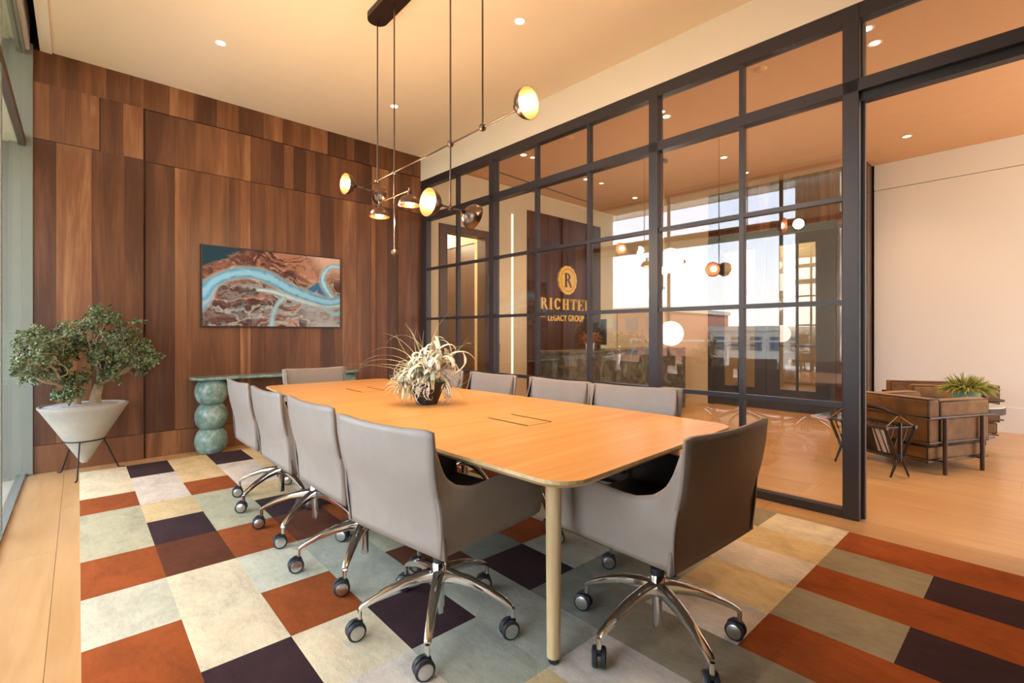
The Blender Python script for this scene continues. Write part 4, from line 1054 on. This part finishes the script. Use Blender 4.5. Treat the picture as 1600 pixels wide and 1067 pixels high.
# ================================================================== SIGN ON THE LOGO WALL
SY = YB-0.02
sg = thing('wall_sign', (6.45, SY, 1.7), 'gold seal with the letter R above gold lettering on the dark wood wall', 'sign')
ex, ez, er = 6.45, 2.13, 0.235
pts = []
for i in range(112):
    a = 2*PI*i/112; r = er*(1+0.045*(abs(math.cos(7*a))-0.3)); pts.append((ex+r*math.cos(a), ez+r*1.06*math.sin(a)))
MB().prism(pts, SY-0.035, SY, axis='y').build('seal', 'gold_sign', sg)
ringp = MB()
for i in range(64):
    a, b_ = 2*PI*i/64, 2*PI*(i+1)/64
    q = [(ex+r*math.cos(t_), SY-0.0365, ez+r*1.06*math.sin(t_)) for t_, r in ((a, 0.190), (b_, 0.190), (b_, 0.183), (a, 0.183))]
    ringp.add(q, [(0, 1, 2, 3)])
ringp.build('seal_ring', 'walnut_dark', sg)
def serif(mb_, ch, x, z, h, y0, y1, w=None):
    """bold didone letters from strokes; returns the advance"""
    w = w or h*0.62; T_ = h*0.19; t_ = h*0.055; s_ = h*0.07
    def R4(a, b, c, d): mb_.box(x+a*w, x+b*w, y0, y1, z+c*h, z+d*h)
    def serf(xc, zc_, hw): mb_.box(x+xc-hw, x+xc+hw, y0, y1, z+zc_, z+zc_+t_)
    def poly(pp): mb_.prism([(x+a*w, z+c*h) for a, c in pp], y0, y1, axis='y')
    def ring_(cx_, cz_, rx, rz, a0, a1, tk, n=14):
        for i in range(n):
            a, b = a0+(a1-a0)*i/n, a0+(a1-a0)*(i+1)/n
            def pt(t, k):
                th = tk*abs(math.cos(t))+t_*abs(math.sin(t)); return (x+cx_+(rx-k*th)*math.cos(t), z+cz_+(rz-k*th*0.9)*math.sin(t))
            mb_.prism([pt(a, 0), pt(b, 0), pt(b, 1), pt(a, 1)], y0, y1, axis='y')
    st = T_
    if ch in 'RIHTE':
        xs = {'R': [0.22*w], 'I': [0.25*w], 'H': [0.22*w, 0.82*w], 'T': [0.5*w], 'E': [0.22*w]}[ch]
        for xc in xs:
            mb_.box(x+xc-st/2, x+xc+st/2, y0, y1, z, z+h); serf(xc, 0, st*0.95)
            if ch != 'T': serf(xc, h-t_, st*0.95)
    if ch == 'R':
        ring_(0.36*w, 0.74*h, 0.44*w, 0.26*h, -PI/2, PI/2, T_*0.9)
        mb_.box(x+0.22*w, x+0.38*w, y0, y1, z+h-t_, z+h); mb_.box(x+0.22*w, x+0.40*w, y0, y1, z+0.48*h, z+0.48*h+t_)
        poly([(0.42, 0.50), (0.70, 0.50), (0.98, 0.03), (1.05, 0.03), (1.05, 0), (0.80, 0)])
    if ch == 'H': R4(0.22, 0.82, 0.48, 0.48+t_/h)
    if ch == 'T':
        R4(0.02, 0.98, 1-t_/h, 1); poly([(0.02, 1), (0.10, 1), (0.03, 0.72), (0.02, 0.72)]); poly([(0.98, 1), (0.98, 0.72), (0.97, 0.72), (0.90, 1)])
    if ch == 'E':
        R4(0.22, 0.92, 1-t_/h, 1); R4(0.22, 0.95, 0, t_/h); R4(0.22, 0.70, 0.48, 0.48+t_/h)
        poly([(0.92, 1), (0.92, 0.74), (0.90, 0.74), (0.82, 1)]); poly([(0.95, 0), (0.84, 0), (0.93, 0.27), (0.95, 0.27)]); poly([(0.70, 0.62), (0.70, 0.38), (0.67, 0.40), (0.64, 0.5), (0.67, 0.60)])
    if ch == 'C':
        ring_(0.55*w, 0.5*h, 0.50*w, 0.5*h, PI*0.22, PI*1.78, T_)
        poly([(0.98, 0.95), (0.98, 0.66), (0.95, 0.66), (0.88, 0.88)])
    return {'I': 0.50*w, 'R': 1.05*w, 'C': 1.08*w, 'H': 1.05*w, 'T': 1.0*w, 'E': 1.0*w}[ch]
lt = MB(); serif(lt, 'R', ex-0.10, ez-0.125, 0.25, SY-0.040, SY-0.034, 0.20); lt.build('seal_letter', 'walnut_dark', sg)
X_ = 5.775
for ch in 'RICHTER':
    lt = MB(); adv = serif(lt, ch, X_, 1.60, 0.20, SY-0.025, SY, 0.165); lt.build('letter', 'gold_sign', sg); X_ += adv+0.038
def text_part(txt, x, z, size, y, mat, par):
    cu = bpy.data.curves.new('text', 'FONT'); cu.body = txt; cu.size = size; cu.extrude = 0.006; cu.align_x = 'CENTER'; cu.space_character = 1.12; cu.offset = 0.003
    o = bpy.data.objects.new('text', cu); COL.objects.link(o); dg = bpy.context.evaluated_depsgraph_get()
    me_ = bpy.data.meshes.new_from_object(o.evaluated_get(dg)); COL.objects.unlink(o); bpy.data.objects.remove(o)
    me_.materials.clear(); me_.materials.append(MATS[mat])
    q = bpy.data.objects.new('lettering', me_); COL.objects.link(q); q.parent = par; q.location = Vector((x, y, z)) - par.location; q.rotation_euler = (PI/2, 0, 0); return q
bpy.context.view_layer.update()
tx = text_part('LEGACY GROUP', 6.44, 1.408, 0.150, SY-0.008, 'gold_sign', sg)
tx.scale = (0.80, 1, 1)
for (a, b_) in ((5.765, 5.90), (7.00, 7.13)):
    MB().box(a, b_, SY-0.012, SY, 1.468, 1.478).build('dash', 'gold_sign', sg)

# switch on the cream wall inside the opening
MB().box(4.845, 4.90, YB-0.012, YB, 0.90, 1.03).build('wall_switch', 'grey_plastic', None, bevel=0.002, loc=(4.87, YB, 0.96), label='small grey control plate on the cream wall by the corridor door casing', cat='switch')

# ================================================================== RECEPTION DESK
dk = thing('reception_desk', (5.85, 4.1, 0), 'long reception desk faced with dark veined green and brown stone in the lobby', 'desk')
xd = [4.42, 5.38, 6.34, 7.25]
for a, b_ in zip(xd, xd[1:]):
    MB().box(a+0.002, b_-0.002, 3.87, 3.91, 0.0, 0.93).build('stone_panel', 'quartzite', dk, bevel=0.002)
MB().box(4.42, 7.25, 3.86, 4.45, 0.932, 0.962).build('countertop', 'quartzite', dk, bevel=0.003)
MB().box(4.44, 4.48, 3.91, 4.44, 0.0, 0.93).build('side_panel', 'quartzite', dk); MB().box(7.19, 7.23, 3.91, 4.44, 0.0, 0.93).build('side_panel', 'quartzite', dk)
mon = thing('monitor', (5.35, 4.15, 0.962), 'thin dark monitor seen edge-on on the stone reception desk', 'monitor')
MB().box(5.30, 5.42, 4.08, 4.22, 0.9625, 0.972).build('foot', 'black_plastic', mon); MB().box(5.35, 5.37, 4.14, 4.16, 0.972, 1.12).build('stem', 'black_plastic', mon)
MB().prism([(5.30, 3.98), (5.32, 3.975), (5.44, 4.32), (5.42, 4.325)], 1.03, 1.38).build('screen', 'black_plastic', mon)
opx, opy = 5.05, 4.05
MB().lathe([(0.001, 0.9625), (0.05, 0.9625), (0.065, 1.06), (0.06, 1.06), (0.001, 1.04)], 20, Matrix.Translation((opx, opy, 0))).build('flower_pot', 'white_stone', None, smooth=True, loc=(opx, opy, 0.9625), label='small white pot under the orange plant on the reception desk', cat='pot')
m_ = MB(); Ro = random.Random(8)
for i in range(150):
    d = Vector((Ro.gauss(0, 1), Ro.gauss(0, 1), abs(Ro.gauss(0.9, 0.7)))).normalized(); c = Vector((opx, opy, 1.04))
    q = c + d*Ro.uniform(0.08, 0.17); 
    if i % 4 == 0: m_.tube([c, q], 0.0015, 4)
    a = d.cross(Vector((0.3, 0.2, 1))).normalized()*0.016
    m_.add([q, q+d*0.015+a, q+d*0.035, q+d*0.015-a], [(0, 1, 2, 3)])
m_.build('orange_plant', 'orange_leaf', None, recalc=False, loc=(opx, opy, 1.04), label='small bushy rust-orange plant on the stone reception desk', cat='plant')

# white globe pendant over the desk
gp = thing('globe_pendant', (5.88, 3.46, ZL), 'tall bronze pendant stem with white glowing glass globes in the lobby', 'pendant light')
MB().lathe([(0.06, ZL-0.03), (0.06, ZL)], 20, Matrix.Translation((5.88, 3.46, 0))).build('canopy', 'dark_bronze', gp, smooth=True)
MB().tube([(5.88, 3.46, ZL-0.02), (5.88, 3.46, 1.15)], 0.012, 10).build('stem', 'brass', gp, smooth=True)
for (dx, dz, r) in ((0.10, 2.172, 0.165), (0.10, 1.185, 0.165), (-0.08, 2.52, 0.09), (-0.09, 1.72, 0.11)):
    p = Vector((5.88, 3.46, dz)) + vr*dx
    MB().tube([(5.88, 3.46, dz), tuple(p)], 0.008, 8).build('arm', 'brass', gp, smooth=True)
    MB().sphere(tuple(p), r, 28, 16).build('globe', 'globe_glow', gp, smooth='all')

# ================================================================== LOUNGE ARMCHAIRS
def make_armchair():
    root = empty('armchair')
    W, D = 0.80, 0.70     # x: depth direction of the side face, y: width of the back face;  origin = near outer corner
    V_ = 'mustard_velvet'
    def cush(name, x0, x1, y0, y1, z0, z1, par=root):
        o = MB().box(x0, x1, y0, y1, z0, z1).build(name, V_, par, bevel=0.028, seg=4)
        e = 0.009; z_s = (z0+e, z1-e)
        pp = MB()
        for zz in z_s:
            lp = [(x0+e, y0+e), (x1-e, y0+e), (x1-e, y1-e), (x0+e, y1-e), (x0+e, y0+e)]
            pp.tube([(a, b, zz) for a, b in lp], 0.006, 6)
        for (a, b) in ((x0+e, y0+e), (x1-e, y0+e), (x1-e, y1-e), (x0+e, y1-e)): pp.tube([(a, b, z_s[0]), (a, b, z_s[1])], 0.006, 6)
        pp.build('piping', 'piping', o, smooth='all')
        return o
    a_ = 0.15
    cush('base_cushion', 0.03, W-0.03, 0.03, D-0.03, 0.115, 0.235)
    cush('seat_cushion', 0.16, W-0.0, a_+0.01, D-a_-0.01, 0.237, 0.43)
    cush('back_cushion', 0.015, 0.155, 0.015, D-0.015, 0.237, 0.635)
    cush('arm_cushion', 0.157, W-0.01, 0.015, a_, 0.237, 0.615)
    cush('arm_cushion', 0.157, W-0.01, D-a_, D-0.015, 0.237, 0.615)
    r = 0.013
    for zz in (0.105, 0.27, 0.475):
        q = 0.0 if zz > 0.2 else 0.03
        MB().tube([(W+0.02-q, -0.0+q, zz), (q, q, zz), (q, D-q, zz), (W+0.02-q, D-q, zz)], r if zz > 0.4 else 0.008, 8).build('frame_rail', 'bronze_tube', root, smooth=True)
    for (x, y) in ((0.17, -0.012), (0.64, -0.012), (0.17, D+0.012), (0.64, D+0.012)):
        MB().lathe([(0.014, 0.0), (0.016, 0.01), (0.016, 0.475)], 14, Matrix.Translation((x, y, 0))).build('leg', 'bronze_tube', root, smooth=True)
    for x in (0.17, 0.64):
        MB().tube([(x, -0.012, 0.105), (x, D+0.012, 0.105)], 0.009, 8).build('frame_rail', 'bronze_tube', root, smooth=True)
    return root
ac = make_armchair()
def put_arm(o, x, y, deg, label):
    o.location = (x, y, 0); o.rotation_euler = (0, 0, math.radians(deg)); o['label'] = label; o['category'] = 'armchair'; o['group'] = 'mustard velvet armchairs in the lounge'
# local +x -> (0.909,-0.416) : -24.6 deg
put_arm(ac, 5.235, 0.640, -24.6, 'mustard velvet tube-frame armchair in front, its back and side toward us')
a2 = copy_tree(ac); put_arm(a2, 7.84, 0.65, 120.7, 'mustard velvet armchair behind, side-on against the white wall beyond the succulent bowl')

# side table with succulent bowl
tx_, ty_ = 6.53, 0.59
stb = thing('side_table', (tx_, ty_, 0), 'round side table with white stone top and dark edge between the armchairs', 'side table')
MT = Matrix.Translation((tx_, ty_, 0))
MB().lathe([(0.001, 0.485), (0.338, 0.485), (0.342, 0.480), (0.342, 0.425), (0.001, 0.420)], 40, MT).build('table_top', 'white_stone', stb, smooth=True)
MB().lathe([(0.3425, 0.480), (0.345, 0.478), (0.345, 0.418), (0.3425, 0.416)], 40, MT, 0, close=True).build('edge_band', 'dark_bronze', stb, smooth=True)
MB().lathe([(0.20, 0.0), (0.20, 0.012), (0.03, 0.02), (0.03, 0.42)], 28, MT).build('pedestal', 'dark_bronze', stb, smooth=True)
sxp, syp = 6.50, 0.52
MB().lathe([(0.001, 0.4855), (0.07, 0.4855), (0.10, 0.52), (0.108, 0.645), (0.10, 0.645), (0.001, 0.625)], 32, Matrix.Translation((sxp, syp, 0))).build('succulent_bowl', 'teal_glaze', None, smooth=True, loc=(sxp, syp, 0.4855), label='teal glazed bowl holding the spiky succulent on the side table', cat='bowl')
m_ = MB(); Rs = random.Random(9)
for i in range(300):
    a = Rs.uniform(0, 6.283); rr = 0.09*math.sqrt(Rs.random()); c = Vector((sxp+rr*math.cos(a), syp+rr*math.sin(a), 0.632))
    d = Vector((math.cos(a)*rr*14, math.sin(a)*rr*14, 0.75)) + Vector((Rs.gauss(0, 0.35), Rs.gauss(0, 0.35), 0)); L = Rs.uniform(0.10, 0.19)
    p = c.copy(); d.normalize(); path = [p.copy()]
    for k in range(4): d = (d+Vector((0, 0, -0.30 if rr > 0.05 else 0.0))+Vector((Rs.gauss(0, .14), Rs.gauss(0, .14), Rs.gauss(0, .1)))).normalized(); p = p+d*L/4; path.append(p.copy())
    m_.tube(path, [0.007, 0.0085, 0.008, 0.006, 0.002], 5)
m_.build('succulent', 'succulent_leaf', None, smooth='all', recalc=False, loc=(sxp, syp, 0.632), label='dense yellow-green finger-leaved succulent in the teal bowl', cat='plant')

# ================================================================== MAGAZINE RACK
mx, my = 5.065, 1.01
mr = empty('magazine_rack', (mx, my, 0), 0, label='black wooden magazine rack with a looped rope handle beside the front armchair', cat='magazine rack')
ax_ = Vector((5.213-5.015, 1.17-0.80, 0)).normalized()      # along the rack, away from the near end
ay_ = Vector((-ax_.y, ax_.x, 0))                       # across
def Q(a, c, z): return ax_*a + ay_*c + vu*z            # local to mx,my
E_ = 'ebony'
for a in (-0.25, 0.25):
    MB().tube([Q(a, 0, 0.19), Q(a, 0.105, 0.0)], [0.012, 0.006], 8).build('leg', E_, mr, smooth=True, loc=(0, 0, 0)) if False else None
    for s_ in (-1, 1):
        lg = MB(); lg.tube([Q(a, s_*0.005, 0.20), Q(a, s_*0.10, 0.012)], [0.013, 0.0075], 8)
        o = lg.build('leg', E_, mr, smooth=True)
        MB().tube([Q(a, s_*0.096, 0.020), Q(a, s_*0.106, 0.0)], [0.0085, 0.006], 8).build('foot_cap', 'brass', o, smooth=True)
    e_ = MB(); e_.tube([Q(a, 0, 0.15), Q(a, 0.0, 0.46)], 0.015, 8)
    for s_ in (-1, 1):
        e_.tube([Q(a, s_*0.03, 0.17), Q(a, s_*0.155, 0.42)], 0.013, 6); e_.tube([Q(a, 0.0, 0.42), Q(a, s_*0.165, 0.42)], 0.008, 6)
    e_.build('end_frame', E_, mr, smooth=True)
    rp = MB(); rp.tube([Q(a, -0.15, 0.425), Q(a*0.96, 0, 0.515), Q(a, 0.15, 0.425)], 0.004, 6); rp.build('rope', 'rope', mr, smooth=True)
for s_ in (-1, 1):
    MB().tube([Q(-0.27, s_*0.15, 0.42), Q(0.27, s_*0.15, 0.42)], 0.015, 8).build('top_rail', E_, mr, smooth=True)
    MB().tube([Q(-0.25, s_*0.045, 0.18), Q(0.25, s_*0.045, 0.18)], 0.012, 8).build('bottom_rail', E_, mr, smooth=True)
    for k in range(9):
        a = -0.20+0.05*k
        MB().tube([Q(a, s_*0.045, 0.18), Q(a, s_*0.148, 0.415)], 0.006, 6).build('slat', E_, mr, smooth=True)
MB().tube([Q(-0.25, 0, 0.515), Q(-0.12, 0, 0.55), Q(0, 0, 0.562), Q(0.12, 0, 0.55), Q(0.25, 0, 0.515)], [0.008, 0.015, 0.018, 0.015, 0.008], 8).build('handle', E_, mr, smooth='all')
for (a, c, tilt, z0, mt, l) in ((-0.145, 0.024, 0.19, 0.20, 'paper', 'folded white newspaper standing in the magazine rack'), (0.02, 0.008, 0.15, 0.20, 'black_plastic', 'dark magazine standing in the rack beside the newspaper')):
    o = MB().add([], []) 
    vs = []
    hw = 0.045 if mt == 'paper' else 0.15
    p = [Q(a-hw, c, z0), Q(a+hw, c, z0), Q(a+hw, c+tilt*0.4, z0+0.22), Q(a-hw, c+tilt*0.4, z0+0.22)]
    q = [v_+ay_*0.010 for v_ in p]; o.add(p+q, [(0, 1, 2, 3), (7, 6, 5, 4), (0, 4, 5, 1), (1, 5, 6, 2), (2, 6, 7, 3), (3, 7, 4, 0)])
    ob = o.build('newspaper' if mt == 'paper' else 'magazine', mt, None, label=l, cat='newspaper' if mt == 'paper' else 'magazine'); ob.location = (mx, my, 0)

# ================================================================== TERRACE RAILING AND CITY OUTSIDE (seen in the glass)
rl = thing('terrace_railing', (-3.8, 1, 0), 'white metal terrace railing outside the window, mirrored in the glass', 'railing')
MB().box(-3.84, -3.78, -6, 9, 1.00, 1.04).build('handrail', 'white_metal', rl)
for i in range(11):
    MB().box(-3.83, -3.79, -5.5+i*1.4, -5.46+i*1.4, -0.03, 1.0).build('baluster', 'white_metal', rl)
gd = MB().box(-2500, -6, -2500, 2500, -14.2, -14).build('ground', 'far_ground', None, kind='structure')
def bld(x0, x1, y0, y1, z1, mat, lab, nx_, ny_, nz_):
    t = thing('building', ((x0+x1)/2, (y0+y1)/2, -14), lab, 'building', 'city buildings mirrored in the glass partition')
    MB().box(x0, x1, y0, y1, -14, z1).build('walls', mat, t); MB().box(x0-0.3, x1+0.3, y0-0.3, y1+0.3, z1, z1+0.6).build('parapet', 'far_concrete', t)
    for j in range(nz_):
        z = z1 - 2.6 - j*3.2
        if z < -13: break
        for i in range(ny_):
            y = y0 + (y1-y0)*(i+0.5)/ny_
            MB().box(x1, x1+0.08, y-(y1-y0)/ny_*0.3, y+(y1-y0)/ny_*0.3, z, z+1.8).build('window', 'far_glass', t)
bld(-75, -52, 30, 58, 4.2, 'brick_red', 'red brick block with a flat roof mirrored in the middle of the glass', 0, 9, 5)
bld(-82, -60, 8, 27, 1.6, 'far_concrete', 'pale low block right of the red brick block, mirrored in the glass', 0, 8, 4)
bld(-150, -120, -30, 30, 3.5, 'far_concrete', 'long grey block farther off, mirrored in the glass', 0, 12, 4)
bld(-70, -50, 66, 95, 2.6, 'far_concrete', 'pale block left of the red brick block, mirrored in the glass', 0, 8, 4)
tr = MB(); Rt = random.Random(4)
for i in range(240):
    x, y = Rt.uniform(-140, -40), Rt.uniform(-70, 120); r = Rt.uniform(2, 4.5)
    if (-90 < x < -45 and 1 < y < 102) or (x < -113 and -37 < y < 37): continue
    tr.sphere((x, y, -14+r*1.3), r, 7, 5)
tr.build('treetops', 'jade_leaf', None, smooth='all', kind='stuff', label='scattered green treetops between the distant buildings', cat='trees')
